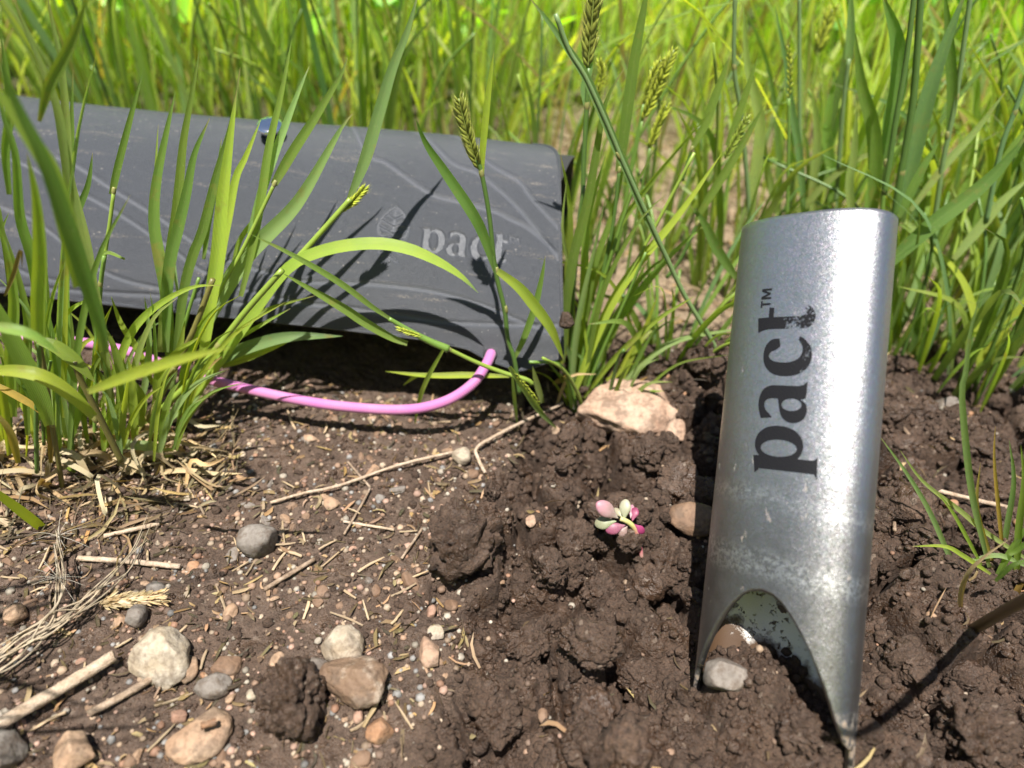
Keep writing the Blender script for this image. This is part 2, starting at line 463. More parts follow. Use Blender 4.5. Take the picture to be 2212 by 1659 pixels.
M['stone_pink'] = stone_mat('pink_stone', (.36, .21, .16), (.43, .28, .21), (.48, .36, .29), .4)
M['stone_brown'] = stone_mat('brown_stone', (.16, .10, .065), (.25, .165, .11), (.34, .24, .17))
M['stone_rosy'] = stone_mat('rosy_tan_rock', (.42, .265, .185), (.50, .36, .27), (.54, .42, .33), .5)
M['stone_orange'] = stone_mat('orange_stone', (.34, .18, .10), (.40, .24, .14), (.46, .32, .20), .5)
M['stone_muddy'] = stone_mat('half_muddy_stone', (.17, .11, .075), (.22, .15, .10), (.56, .50, .42), .6)

def fabric_mat(name, col, rough=.55, bumpd=.00022, dust=True):
    m = NT(name); uv = m.uv()       # uv in metres along and across the pouch
    sx = m.n('ShaderNodeSeparateXYZ'); m.l(uv, sx.inputs[0])
    w1 = m.math('SINE', m.math('MULTIPLY', sx.outputs[1], 2 * math.pi / .00055))
    w2 = m.math('SINE', m.math('MULTIPLY', m.math('ADD', sx.outputs[0], m.math('MULTIPLY', sx.outputs[1], .55)), 2 * math.pi / .0009))
    w = m.math('ADD', m.math('MULTIPLY', w1, .7), m.math('MULTIPLY', w2, .3))
    nz = m.noise(2200, 3, .65, m.pos()); n2 = m.noise(45, 4, .6, m.pos())
    c = m.mix(m.ramp(nz, [(.38, 0), (.68, .8)]), [v * .78 for v in col], [v * 1.35 for v in col])
    c = m.mix(m.ramp(n2, [(.35, 0), (.7, .35)]), c, [v * 1.3 for v in col])
    if dust:   # pale dried mud smears lying along the pouch
        mp = m.n('ShaderNodeMapping'); mp.inputs['Scale'].default_value = (26, 210, 1); m.l(uv, mp.inputs[0])
        st = m.noise(1, 5, .7, mp.outputs[0]); sp = m.noise(1300, 2, .6, m.pos())
        k = m.math('MULTIPLY', m.ramp(st, [(.56, 0), (.68, 1)]), m.ramp(sp, [(.45, .0), (.62, .5)]))
        c = m.mix(k, c, (.25, .21, .17))
        sk = m.ramp(m.noise(700, 1, .5, m.pos()), [(.74, 0), (.78, .5)]); c = m.mix(sk, c, (.33, .30, .27))
    if dust:
        ga = m.n('ShaderNodeSeparateColor'); m.l(m.attr(), ga.inputs[0]); c = m.mix(ga.outputs[0], c, (.092, .098, .116))
    b = m.bump(w, bumpd, .55); b = m.bump(nz, .00025, .5, b)
    bs = m.bsdf(c, rough, 0, .5, b)
    bs.inputs['Sheen Weight'].default_value = .12; bs.inputs['Sheen Roughness'].default_value = .4
    return m.done(bs)
M['fabric'] = fabric_mat('dark_grey_fabric', (.031, .035, .045))
M['emboss'] = fabric_mat('pressed_fabric', (.054, .059, .072), .40, .0001, False)
M['lining'] = fabric_mat('black_lining', (.012, .012, .013), .7, .0002, False)

def chrome():
    m = NT('polished_metal'); return m.done(m.bsdf((.86, .87, .89), .09, 1.0))
M['chrome'] = chrome()

def alu():
    m = NT('sandblasted_aluminium'); p = m.obj()
    v = m.n('ShaderNodeTexVoronoi'); v.inputs['Scale'].default_value = 4200; m.l(p, v.inputs['Vector'])
    v2 = m.n('ShaderNodeTexVoronoi'); v2.inputs['Scale'].default_value = 1500; m.l(p, v2.inputs['Vector'])
    # tiny facets: each cell tilts the surface its own way, so single grains flash in the sun
    nm = m.n('ShaderNodeNormalMap'); nm.space = 'OBJECT'
    geo = m.n('ShaderNodeNewGeometry')
    def tilt(vn, amt):
        a = m.n('ShaderNodeVectorMath', operation='SUBTRACT'); m.l(vn.outputs['Color'], a.inputs[0]); a.inputs[1].default_value = (.5, .5, .5)
        b = m.n('ShaderNodeVectorMath', operation='SCALE'); m.l(a.outputs[0], b.inputs[0]); b.inputs['Scale'].default_value = amt
        return b.outputs[0]
    s = m.n('ShaderNodeVectorMath', operation='ADD'); m.l(geo.outputs['Normal'], s.inputs[0]); m.l(tilt(v, .13), s.inputs[1])
    s2 = m.n('ShaderNodeVectorMath', operation='ADD'); m.l(s.outputs[0], s2.inputs[0]); m.l(tilt(v2, .06), s2.inputs[1])
    nn = m.n('ShaderNodeVectorMath', operation='NORMALIZE'); m.l(s2.outputs[0], nn.inputs[0])
    bp = m.bump(m.noise(2600, 3, .6, p), .0001, .6, nn.outputs[0])
    tint = m.mix(.05, (.43, .43, .44), v2.outputs['Color'])
    dull = m.noise(70, 4, .6, p)
    # dried mud: smears, specks and pale streaks, most of it low down
    sx = m.n('ShaderNodeSeparateXYZ'); m.l(p, sx.inputs[0])
    low = m.ramp(m.math('MULTIPLY', sx.outputs[2], 1.0), [(.0, 1), (.055, .35), (.12, .1)])
    mp = m.n('ShaderNodeMapping'); mp.inputs['Scale'].default_value = (320, 320, 150); m.l(p, mp.inputs[0])
    mud = m.ramp(m.noise(1, 5, .65, mp.outputs[0]), [(.66, 0), (.70, 1)])
    base_mud = m.ramp(m.math('ADD', sx.outputs[2], m.math('MULTIPLY', m.noise(260, 4, .6, p), .03)), [(.019, 1), (.025, 0)])
    mk = m.math('MAXIMUM', m.math('MULTIPLY', mud, low), m.math('MULTIPLY', base_mud, m.ramp(m.noise(420, 3, .6, p), [(.42, 0), (.55, .9)])), True)
    c = m.mix(m.ramp(dull, [(.35, 0), (.75, .15)]), tint, (.40, .40, .40))
    film_refl = m.ramp(m.math('ADD', sx.outputs[2], m.math('MULTIPLY', m.noise(55, 4, .6, p), .03)), [(.056, .80), (.095, .0)])  # darker lower half: scuffed film, with a dark reflection painted in
    c = m.mix(m.math('MULTIPLY', film_refl, m.ramp(m.noise(240, 4, .6, p), [(.3, .8), (.7, 1)])), c, (.20, .19, .18))
    # fine pale scratches running across the tube just above the cut-out
    wob = m.math('ADD', m.math('MULTIPLY', sx.outputs[0], .10), m.math('MULTIPLY', m.noise(45, 2, .5, p), .006))
    zz = m.math('ADD', sx.outputs[2], wob)
    def line(z0, wd): return m.ramp(m.math('ABSOLUTE', m.math('SUBTRACT', zz, z0)), [(.0, 1), (wd, 0)])
    scr = m.math('MULTIPLY', m.math('MAXIMUM', line(.0455, .0012), m.math('MAXIMUM', line(.0480, .0005), line(.0640, .0006))), m.ramp(m.noise(900, 3, .7, p), [(.42, 0), (.6, .8)]))
    c = m.mix(scr, c, (.62, .61, .60))
    c = m.mix(mk, c, (.27, .20, .14))
    ro = m.ramp(dull, [(.3, .41), (.7, .43)])
    ro = m.mix(mk, ro, (.8, .8, .8))
    bs = m.bsdf(c, ro, m.math('SUBTRACT', 1.0, mk, True), .5, bp)
    return m.done(bs)
M['alu'] = alu()

def alu_in():
    m = NT('muddy_bare_metal'); p = m.obj()
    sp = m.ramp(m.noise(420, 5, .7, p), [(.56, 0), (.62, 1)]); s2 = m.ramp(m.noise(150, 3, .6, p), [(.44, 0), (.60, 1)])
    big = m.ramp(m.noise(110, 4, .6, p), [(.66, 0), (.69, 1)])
    sz = m.n('ShaderNodeSeparateXYZ'); m.l(p, sz.inputs[0]); mud_shade = m.ramp(m.math('ADD', m.math('ADD', sz.outputs[2], m.math('MULTIPLY', sz.outputs[0], .45)), m.math('MULTIPLY', m.noise(180, 4, .65, p), .018)), [(.0235, 1), (.0262, 0)])  # mud at the foot; higher at left, painting shade over the sunlit wall
    k = m.math('MAXIMUM', m.math('MAXIMUM', m.math('MULTIPLY', sp, s2), big, True), mud_shade, True)
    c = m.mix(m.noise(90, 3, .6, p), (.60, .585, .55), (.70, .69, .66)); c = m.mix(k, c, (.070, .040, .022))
    b = m.bump(k, .0006, 1.0); b = m.bump(m.noise(2600, 2, .6, p), .0001, .6, b)
    bs = m.bsdf(c, .48, m.math('SUBTRACT', .2, m.math('MULTIPLY', k, .2)), .5, b); return m.done(bs)
M['alu_in'] = alu_in()

def ink():
    m = NT('worn_black_ink'); p = m.obj(); uv = m.uv()
    n = m.noise(1500, 3, .7, p)
    at = m.attr(); sp = m.n('ShaderNodeSeparateColor'); m.l(at, sp.inputs[0])
    w = m.math('SUBTRACT', m.math('ADD', n, m.noise(330, 3, .6, p)), m.math('MULTIPLY', m.math('SUBTRACT', 1.0, sp.outputs[0]), 1.0))
    hole = m.ramp(w, [(.40, 1), (.55, 0)])
    ii = m.bsdf((.008, .008, .010), .6, 0, .2, m.bump(m.noise(2600, 2, .6, p), .00015, .5))
    tr = m.n('ShaderNodeBsdfTransparent'); mx = m.n('ShaderNodeMixShader')
    m.l(hole, mx.inputs[0]); m.l(ii.outputs[0], mx.inputs[1]); m.l(tr.outputs[0], mx.inputs[2])
    return m.done(mx)
M['ink'] = ink()

def cord_mat():
    m = NT('pink_braided_elastic'); uv = m.uv(); sx = m.n('ShaderNodeSeparateXYZ'); m.l(uv, sx.inputs[0])
    a = m.math('SINE', m.math('ADD', m.math('MULTIPLY', sx.outputs[1], 2 * math.pi * 330), m.math('MULTIPLY', sx.outputs[0], 2 * math.pi * 2)))
    b = m.math('SINE', m.math('SUBTRACT', m.math('MULTIPLY', sx.outputs[1], 2 * math.pi * 330), m.math('MULTIPLY', sx.outputs[0], 2 * math.pi * 3)))
    w = m.math('MULTIPLY', m.math('ADD', m.math('ADD', a, b), 2.0), .25)
    n = m.noise(90, 3, .6, m.pos())
    c = m.mix(w, (.36, .10, .27), (.50, .165, .40)); c = m.mix(m.ramp(n, [(.45, 0), (.7, .5)]), c, (.46, .20, .29))
    bs = m.bsdf(c, .62, 0, .4, m.bump(w, .0002, .7)); bs.inputs['Sheen Weight'].default_value = .2
    return m.done(bs)
M['cord'] = cord_mat()

def plain(name, col, rough=.5, sss=0.0, nscale=400, spec=.5):
    m = NT(name); n = m.noise(nscale, 3, .6, m.obj())
    c = m.mix(m.ramp(n, [(.35, 0), (.7, .5)]), col, [v * .72 for v in col])
    bs = m.bsdf(c, rough, 0, spec, m.bump(n, .0003, .35))
    if sss:
        bs.inputs['Subsurface Weight'].default_value = sss; bs.inputs['Subsurface Radius'].default_value = (.002, .0012, .0008); bs.inputs['Subsurface Scale'].default_value = 1
    return m.done(bs)
M['succ'] = None
def succ():
    m = NT('succulent_leaf'); c = m.attr(); n = m.noise(500, 2, .5, m.pos())
    bs = m.bsdf(m.mix(m.ramp(n, [(.4, 0), (.7, .4)]), c, m.mix(1.0, c, (.7, .7, .6), 'MULTIPLY')), .5, 0, .5, m.bump(n, .0002, .3))
    bs.inputs['Subsurface Weight'].default_value = .3; bs.inputs['Subsurface Radius'].default_value = (.002, .0012, .001); bs.inputs['Subsurface Scale'].default_value = 1
    return m.done(bs)
M['succ'] = succ()
M['twig'] = stone_mat('weathered_twig', (.26, .19, .13), (.40, .31, .23), (.52, .44, .36), .35, .8, 2.5)
M['wood_pale'] = stone_mat('bleached_stalk', (.46, .36, .26), (.60, .49, .38), (.68, .60, .50), .2, .7, 2.5)
M['blackrim'] = plain('black_binding', (.014, .014, .016), .6)
# ------------------------------------------------------------------ ground sheet
def graded(lo, hi, step, far, fine_pad=()):
    mid = np.arange(lo, hi, step); out = []; s = step; v = mid[-1]
    while v < far: s *= 1.28; v += s; out.append(v)
    neg = []; s = step; v = mid[0]
    while v > -far: s *= 1.28; v -= s; neg.append(v)
    return np.concatenate([neg[::-1], mid, out])
gx = graded(-.214, .268, .00064, 60)
ya = np.arange(.066, .30, .00062); yb = np.arange(.30, .62, .0022)
s = .0022; v = yb[-1]; yc = []
while v < 60: s *= 1.25; v += s; yc.append(v)
s = .00062; v = ya[0]; yn = []
while v > -60: s *= 1.3; v -= s; yn.append(v)
gy = np.concatenate([yn[::-1], ya, yb, yc])
GX, GY = np.meshgrid(gx, gy)
GZ = H(GX, GY)
# crumbly soil is not a pure height field: push the points sideways a little
inner = 1 - sstep(.3, .6, np.hypot(GX, GY))
wob = .0011 * (.25 + .75 * dug(GX, GY)) * inner
VX = GX + wob * 2 * fbm(GX, GY, 420, 2, 101); VY = GY + wob * 2 * fbm(GX, GY, 420, 2, 111)
V = np.stack([VX, VY, GZ], -1).reshape(-1, 3)
nx, ny = len(gx), len(gy)
i = (np.arange(ny - 1)[:, None] * nx + np.arange(nx - 1)[None]).reshape(-1)
F = np.stack([i, i + 1, i + nx + 1, i + nx], -1)
dr = np.hypot(GX, GY)
dry = (1 - dug(GX, GY)) * (1 - sstep(.24, .30, GY)) * (.55 + .9 * fbm(GX, GY, 55, 3, 121))
pale = sstep(.26, .32, GY + .05 * fbm(GX, GY, 14, 3, 131)) * (1 - sstep(.50, .70, GY)) * sstep(-.02, .04, GX) * .9
mead = sstep(.42, .7, GY + .1 * fbm(GX, GY, 6, 3, 141)) * .8
tint = np.clip(np.stack([dry, pale, mead], -1), 0, 1).reshape(-1, 3)
g = mobj('ground', V, F, M['soil'], col=tint)
setprops(g, 'dark brown soil, trodden at the left and freshly dug at the right', None, None, 'structure')

# ------------------------------------------------------------------ lettering
def outline(pts, per=5):
    """pts: (x, y) or (x, y, 1) where 1 marks a sharp corner; smooth in between"""
    n = len(pts); cor = [k for k in range(n) if len(pts[k]) == 3]
    P = [np.array(p[:2], float) for p in pts]; out = []
    if not cor:
        for k in range(n):
            p0, p1, p2, p3 = P[k - 1], P[k], P[(k + 1) % n], P[(k + 2) % n]
            for u in np.arange(per) / per:
                out.append(.5 * (2 * p1 + (p2 - p0) * u + (2 * p0 - 5 * p1 + 4 * p2 - p3) * u * u + (3 * p1 - p0 - 3 * p2 + p3) * u ** 3))
        return np.array(out)
    for a, b in zip(cor, cor[1:] + [cor[0] + n]):
        run = [P[k % n] for k in range(a, b + 1)]
        if len(run) == 2: out.append(run[0]); continue
        q = catmull(np.column_stack([np.array(run), np.zeros(len(run))]), per * (len(run) - 1) + 1)[:, :2]
        out.extend(q[:-1])
    return np.array(out)
def ell(cx, cy, rx, ry, n=22, tilt=0.0):
    a = np.linspace(0, 2 * math.pi, n, endpoint=False)
    x = rx * np.cos(a); y = ry * np.sin(a)
    return np.stack([cx + x * math.cos(tilt) - y * math.sin(tilt), cy + x * math.sin(tilt) + y * math.cos(tilt)], -1)
GLYPH = {
 'p': (1.08, [outline([(0.0, .97, 1), (.38, 1.04, 1), (.385, .90, 1), (.50, .99), (.66, 1.03), (.86, .97), (1.01, .78), (1.055, .52), (1.01, .24), (.87, .05), (.68, -.03), (.50, -.01), (.385, .06, 1), (.385, -.22), (.41, -.29), (.47, -.33, 1), (.0, -.36, 1), (.085, -.30), (.105, -.2), (.105, .78), (.09, .88)]), ell(.575, .49, .185, .40, tilt=.03)]),
 'a': (.90, [outline([(.06, .95, 1), (.30, 1.03), (.52, 1.03), (.70, .95), (.785, .80), (.795, .62), (.795, .2), (.83, .07), (.90, .0, 1), (.60, .0), (.535, .02), (.505, .12, 1), (.42, .0), (.26, -.04), (.10, .01), (.01, .14), (.0, .30), (.08, .45), (.22, .53), (.40, .575), (.505, .60, 1), (.51, .74), (.47, .86), (.38, .90), (.26, .865), (.16, .76), (.09, .70, 1)]), ell(.385, .295, .135, .215)]),
 'c': (.87, [outline([(.83, .70, 1), (.81, .87), (.67, 1.0), (.46, 1.035), (.22, .97), (.05, .78), (.0, .5), (.05, .22), (.20, .03), (.44, -.04), (.68, .02), (.83, .16), (.87, .25, 1), (.80, .265, 1), (.68, .185), (.55, .165), (.40, .23), (.315, .40), (.30, .60), (.335, .80), (.43, .905), (.53, .87), (.58, .76), (.66, .66, 1)])]),
 't': (.60, [outline([(.0, 1.22, 1), (.34, 1.26, 1), (.345, 1.0, 1), (.57, 1.0, 1), (.56, .89, 1), (.345, .885, 1), (.35, .35), (.375, .2), (.44, .15), (.52, .18), (.565, .22, 1), (.60, .15, 1), (.53, .04), (.38, -.035), (.22, -.02), (.11, .07), (.08, .25), (.08, .88), (.075, 1.0), (.05, 1.12)])]),
 'T': (.15, [np.array([(0, .32), (.15, .32), (.15, .28), (.097, .28), (.097, .08), (.052, .08), (.052, .28), (0, .28)])]),
 'M': (.24, [np.array([(0, .08), (0, .32), (.06, .32), (.12, .17), (.18, .32), (.24, .32), (.24, .08), (.195, .08), (.195, .24), (.14, .10), (.10, .10), (.045, .24), (.045, .08)])]),
}
def word():
    """letters with their x offset, unit: x-height"""
    x = 0; out = []
    for ch, gap in (('p', .06), ('a', .10), ('c', .10), ('t', .02)):
        out.append((ch, x, 0.0)); x += GLYPH[ch][0] + gap
    out.append(('T', x - .04, .86)); out.append(('M', x + .15, .86))
    return out
def glyph_mesh(ch, cell=.05):
    """flat mesh of a glyph, cut on a fine grid so that it can follow a curved surface"""
    cu = bpy.data.curves.new('glyph', 'CURVE'); cu.dimensions = '2D'; cu.fill_mode = 'BOTH'
    for c in GLYPH[ch][1]:
        sp = cu.splines.new('POLY'); sp.points.add(len(c) - 1); sp.use_cyclic_u = True
        for q, p in zip(sp.points, c): q.co = (p[0], p[1], 0, 1)
    o = bpy.data.objects.new('glyph', cu); COL.objects.link(o)
    me = bpy.data.meshes.new_from_object(o.evaluated_get(bpy.context.evaluated_depsgraph_get()))
    bm = bmesh.new(); bm.from_mesh(me); bpy.data.objects.remove(o); bpy.data.meshes.remove(me); bpy.data.curves.remove(cu)
    bmesh.ops.remove_doubles(bm, verts=bm.verts, dist=1e-5)
    for ax in (0, 1):
        for v in np.arange(-.4, 1.3, cell):
            n = [0, 0, 0]; n[ax] = 1; co = [0, 0, 0]; co[ax] = v
            bmesh.ops.bisect_plane(bm, geom=bm.verts[:] + bm.edges[:] + bm.faces[:], plane_co=co, plane_no=n, dist=1e-6)
    V = np.array([v.co[:2] for v in bm.verts]); bm.verts.index_update()
    F = [[v.index for v in f.verts] for f in bm.faces]; bm.free()
    return V, F
def inside(c, X, Y):
    r = np.zeros(X.shape, bool); n = len(c)
    for k in range(n):
        x1, y1 = c[k]; x2, y2 = c[(k + 1) % n]
        if y1 == y2: continue
        r ^= ((y1 > Y) != (y2 > Y)) & (X < (x2 - x1) * (Y - y1) / (y2 - y1) + x1)
    return r
def segdist(c, X, Y, closed=True):
    d = np.full(X.shape, 1e9); n = len(c)
    for k in range(n if closed else n - 1):
        a = c[k]; b = c[(k + 1) % n]; ab = b - a; L = ab @ ab + 1e-18
        t = np.clip(((X - a[0]) * ab[0] + (Y - a[1]) * ab[1]) / L, 0, 1)
        d = np.minimum(d, (X - a[0] - t * ab[0]) ** 2 + (Y - a[1] - t * ab[1]) ** 2)
    return np.sqrt(d)

# ------------------------------------------------------------------ the dark grey pouch
YAW = math.radians(4.0); BX = .0032
BA = np.array([-math.cos(YAW), math.sin(YAW), .012]); BQ = np.array([math.sin(YAW), math.cos(YAW), 0]); BZ = np.array([0, 0, 1.0])
PROF = catmull([(.2215, .0305, 0), (.2245, .037, 0), (.232, .047, 0), (.243, .0585, 0), (.257, .070, 0), (.272, .0785, 0), (.287, .0815, 0), (.302, .0765, 0),
                (.316, .066, 0), (.326, .050, 0), (.328, .034, 0), (.318, .018, 0), (.298, .008, 0), (.27, .006, 0), (.25, .010, 0), (.243, .018, 0)], 700)[:, :2]
PS = np.concatenate([[0], np.cumsum(np.linalg.norm(np.diff(PROF, axis=0), axis=1))])
SMAX = PS[-1]
PT = norm(np.gradient(PROF, axis=0)); PN = np.stack([-PT[:, 1], PT[:, 0]], -1)
def pouch(u, s, off=0.0):
    """point of the pouch, u metres left of the right end, s metres up from the front edge, off metres outside"""
    u = np.asarray(u, float); s = np.asarray(s, float)
    neg = np.minimum(s, 0); sc = np.clip(s, 0, SMAX)
    q = np.interp(sc, PS, PROF[:, 0]) + neg * PT[0, 0]; z = np.interp(sc, PS, PROF[:, 1]) + neg * PT[0, 1]
    nq = np.interp(sc, PS, PN[:, 0]); nz = np.interp(sc, PS, PN[:, 1])
    q = q + off * nq; z = z + off * nz
    # the soft sheet sags a little between the fastenings
    z = z + .0014 * np.sin(u * 19 + 1.0) * np.clip(z / .08, 0, 1) - .0022 * np.exp(-((u - .02) / .03) ** 2) * np.exp(-((z - .06) / .02) ** 2)
    return np.array([BX, 0, 0]) + u[..., None] * BA + q[..., None] * BQ + z[..., None] * BZ
def edge_u(s): return .0005 + .0115 * np.clip(s / .095, 0, 1.3) + .010 * sstep(.088, .1, s) ** 2 * 0 + .009 * np.clip((s - .078) / .020, 0, 1) ** 2.2
def low_s(u):   # the tab at the lower right corner, which holds the cord
    return -np.interp(u, [0, .0155, .027, .036, .05, .09, .3], [.0015, .0085, .006, .0022, .0006, 0, 0])
US = np.concatenate([np.arange(0, .245, .00058), np.arange(.245, .36, .004)]); SS1 = np.arange(0, 1.0001, 1 / 235.); SFRONT = .118
UU, TT = np.meshgrid(US, SS1)
S0 = low_s(UU); SV = S0 + TT * (SFRONT - S0)
UV_ = UU + edge_u(SV) * np.clip(1 - UU / .06, 0, 1)
# where a pixel of the photograph lies on the pouch: nearest sampled point
ppx, ppy, _ = proj(pouch(UV_[::2, ::2], SV[::2, ::2]).reshape(-1, 3))
pu = UV_[::2, ::2].ravel(); psv = SV[::2, ::2].ravel()
def on_pouch(px, py):
    k = np.argsort((ppx - px) ** 2 + (ppy - py) ** 2)[:4]; return np.array([pu[k].mean(), psv[k].mean()])
GROOVES = [[(123, 337), (167, 360), (233, 403), (283, 433), (350, 473), (400, 510), (463, 547), (560, 585), (650, 605), (737, 612), (837, 616), (937, 630), (1037, 656), (1104, 683), (1200, 722)],
           [(0, 335), (67, 360), (143, 400), (200, 430), (267, 467), (327, 507), (367, 535), (430, 580), (520, 625), (640, 652), (740, 664), (850, 680), (970, 695), (1090, 700), (1205, 702)],
           [(0, 445), (67, 473), (133, 520), (180, 560), (260, 600), (400, 632)],
           [(700, 280), (740, 290), (787, 320), (837, 353), (887, 390), (937, 420), (1004, 440), (1070, 457), (1104, 473), (1144, 493), (1205, 548)],
           [(790, 287), (837, 291), (904, 309), (970, 347), (1030, 373), (1070, 403), (1120, 450), (1170, 510), (1206, 560)],
           [(880, 293), (920, 299), (987, 318), (1054, 350), (1120, 390), (1144, 420), (1206, 490)],
           [(0, 622), (60, 621), (233, 632), (400, 642), (560, 662)], [(0, 560), (60, 590), (140, 612)]]
disp = np.zeros(UV_.shape); pressed = np.zeros(UV_.shape)
for gl in GROOVES:
    c = np.array([on_pouch(*p) for p in gl]); c = catmull(np.column_stack([c, np.zeros(len(c))]), len(gl) * 5)[:, :2]
    d = segdist(c, UV_, SV, False)
    pressed = np.maximum(pressed, .5 * np.exp(-(d / .0010) ** 4))
    disp -= 0.0007 * np.exp(-(d / .00085) ** 2) - .0001 * np.exp(-(d / .0022) ** 2)
# pressed-in word and leaf emblem
XH = .0090
o_ = on_pouch(905, 541); ulet, slet = o_
WORD = word()
def let2us(x, y): return ulet - x * XH, slet + y * XH
for ch, x0, y0 in WORD:
    sc = .42 if False else 1.0
    X = (ulet - UV_) / XH - x0; Y = (SV - slet) / XH - y0
    box = (X > -.15) & (X < GLYPH[ch][0] + .15) & (Y > -.5) & (Y < 1.4)
    Xb, Yb = X[box], Y[box]; ins = np.zeros(Xb.shape, bool); d = np.full(Xb.shape, 9.0)
    for c in GLYPH[ch][1]: ins ^= inside(c, Xb, Yb); d = np.minimum(d, segdist(c, Xb, Yb))
    sd = np.where(ins, d, -d) * XH
    disp[box] -= .00055 * sstep(-.00035, .00025, sd)
emb = on_pouch(844, 543)
ES = .0115   # emblem unit: its half height
def E(x, y): return np.array([emb[0] - x * ES, emb[1] + y * ES])
leafline = outline([(0, 1.5, 1), (.22, 1.32), (.42, 1.05), (.50, .75), (.42, .50), (.22, .40), (0, .46, 1), (-.22, .40), (-.42, .50), (-.50, .75), (-.42, 1.05), (-.22, 1.32)], 6)
EMB = [(np.vstack([leafline, leafline[:1]]))] + [np.array(l) for l in (
    [(0, 1.48), (0, -.38)], [(0, 1.12), (.24, 1.28)], [(0, 1.12), (-.24, 1.28)], [(0, .86), (.40, 1.06)], [(0, .86), (-.40, 1.06)], [(0, .62), (.48, .82)], [(0, .62), (-.48, .82)],
    [(0, .48), (.34, .46)], [(0, .48), (-.34, .46)], [(0, .34), (.40, .12)], [(0, .34), (-.40, .12)], [(0, .18), (.36, -.06)], [(0, .18), (-.36, -.06)], [(0, -.12), (.22, -.30)], [(0, -.12), (-.22, -.30)], [(.2, .23), (.44, .24)], [(-.2, .23), (-.44, .24)])]
for l in EMB:
    c = np.array([E(*p) for p in l]); d = segdist(c, UV_, SV, False)
    pressed = np.maximum(pressed, 1.0 * np.exp(-(d / .00055) ** 2))
    disp = np.minimum(disp, np.where(d < .0012, -.0006 * np.exp(-(d / .0006) ** 2), disp))
disp += .0004 * fbm(UV_, SV, 40, 3, 77)
POUCH = thing('pouch', 'dark grey rolled fabric pouch with pressed leaf emblem, word and pink cord', 'pouch', pouch(np.array(.12), np.array(.25)) * np.array([1, 1, 0]))
P3 = pouch(UV_, SV)
dU = np.gradient(P3, axis=1); dS = np.gradient(P3, axis=0); PNn = norm(np.cross(dS, dU))
PNn = np.where((PNn @ np.array([0, -.7, .7]))[..., None] < -.2, -PNn, PNn)
nu, ns = len(US), len(SS1)
V = (P3 + PNn * disp[..., None])
ii = (np.arange(ns - 1)[:, None] * nu + np.arange(nu - 1)[None]).reshape(-1)
F = np.stack([ii, ii + nu, ii + nu + 1, ii + 1], -1)
front_uv = np.stack([UV_, SV], -1).reshape(-1, 2)
mobj('front_flap', V.reshape(-1, 3), F, M['fabric'], POUCH, uv=front_uv, col=np.repeat(np.clip(pressed, 0, 1).reshape(-1, 1), 3, 1))
# rounded binding along the free edges, back and inside of the roll
ed = np.vstack([P3[:, 0][::-1], P3[0, 1:]])
ev, ef, eu, ec = tube(ed[::3] - PNn[0, 100] * .0006, .0008, n=len(ed) // 3, sides=6, cap=False)
mobj('edge_binding', ev, ef, M['fabric'], POUCH, uv=np.stack([eu[:, 1] * .3, eu[:, 0] * .005], -1))
ub = np.linspace(.02, .36, 50); sb = np.linspace(SFRONT - .004, SMAX, 70)
UB, SB = np.meshgrid(ub, sb); PB = pouch(UB, SB, -.0004)
k = (np.arange(69)[:, None] * 50 + np.arange(49)[None]).reshape(-1)
mobj('back_panel', PB.reshape(-1, 3), np.stack([k, k + 50, k + 51, k + 1], -1), M['fabric'], POUCH, uv=np.stack([UB, SB], -1).reshape(-1, 2))
ub = np.linspace(0.0, .36, 60); sb = np.linspace(.0, SMAX, 120)
UB, SB = np.meshgrid(ub, sb)
lo = np.clip((SB - .05) / .04, 0, 1); hi = np.clip((.20 - SB) / .05, 0, 1)
UB = UB + (.012 - .0082 * lo * hi) * np.clip(1 - UB / .1, 0, 1)
PB = pouch(UB, SB, -.0026)
k = (np.arange(119)[:, None] * 60 + np.arange(59)[None]).reshape(-1)
mobj('black_lining', PB.reshape(-1, 3), np.stack([k, k + 60, k + 61, k + 1], -1), M['lining'], POUCH, uv=np.stack([UB, SB], -1).reshape(-1, 2))
# the rolled-up inside, which fills the pouch
cc = np.array([PROF[:, 0].mean(), PROF[:, 1].mean()])
a = np.linspace(0, 2 * math.pi, 48, endpoint=False)
rq = .285 + .036 * np.cos(a); rz = .041 + .030 * np.sin(a)
uu = np.array([.022, .024, .03, .1, .2, .36])
sh = np.array([.0, .9, 1, 1, 1, 1])
V = np.array([[np.array([BX, 0, 0]) + u * BA + (.285 + (q - .285) * f) * BQ + (.041 + (z - .041) * f) * BZ for q, z in zip(rq, rz)] for u, f in zip(uu, sh)])
k = (np.arange(5)[:, None] * 48 + np.arange(48)[None]); k2 = (np.arange(5)[:, None] * 48 + (np.arange(48)[None] + 1) % 48)
mobj('inner_roll', V.reshape(-1, 3), np.stack([k, k2, k2 + 48, k + 48], -1).reshape(-1, 4), M['lining'], POUCH, uv=np.zeros((6 * 48, 2)))
# letters: the pressed floor of each, a shade smoother than the cloth
for ch, x0, y0 in WORD:
    V2, F2 = glyph_mesh(ch, .06)
    u_, s_ = let2us(V2[:, 0] * 1.0 + x0, V2[:, 1] + y0)
    mobj('letter', pouch(u_, s_, -.00042), F2, M['emboss'], POUCH, uv=np.stack([u_, s_], -1))
# leaf emblem: fine pressed lines
parts = []
for l in EMB:
    c = np.array([E(*p) for p in l]); pp = pouch(c[:, 0], c[:, 1], -.00042)
    parts.append(tube(pp, .00034, n=max(4, len(l) * 2), sides=5, cap=False))
mv, mf, mu, mc = merge(parts); mobj('leaf_emblem', mv, mf, M['emboss'], POUCH, uv=mu * .01)
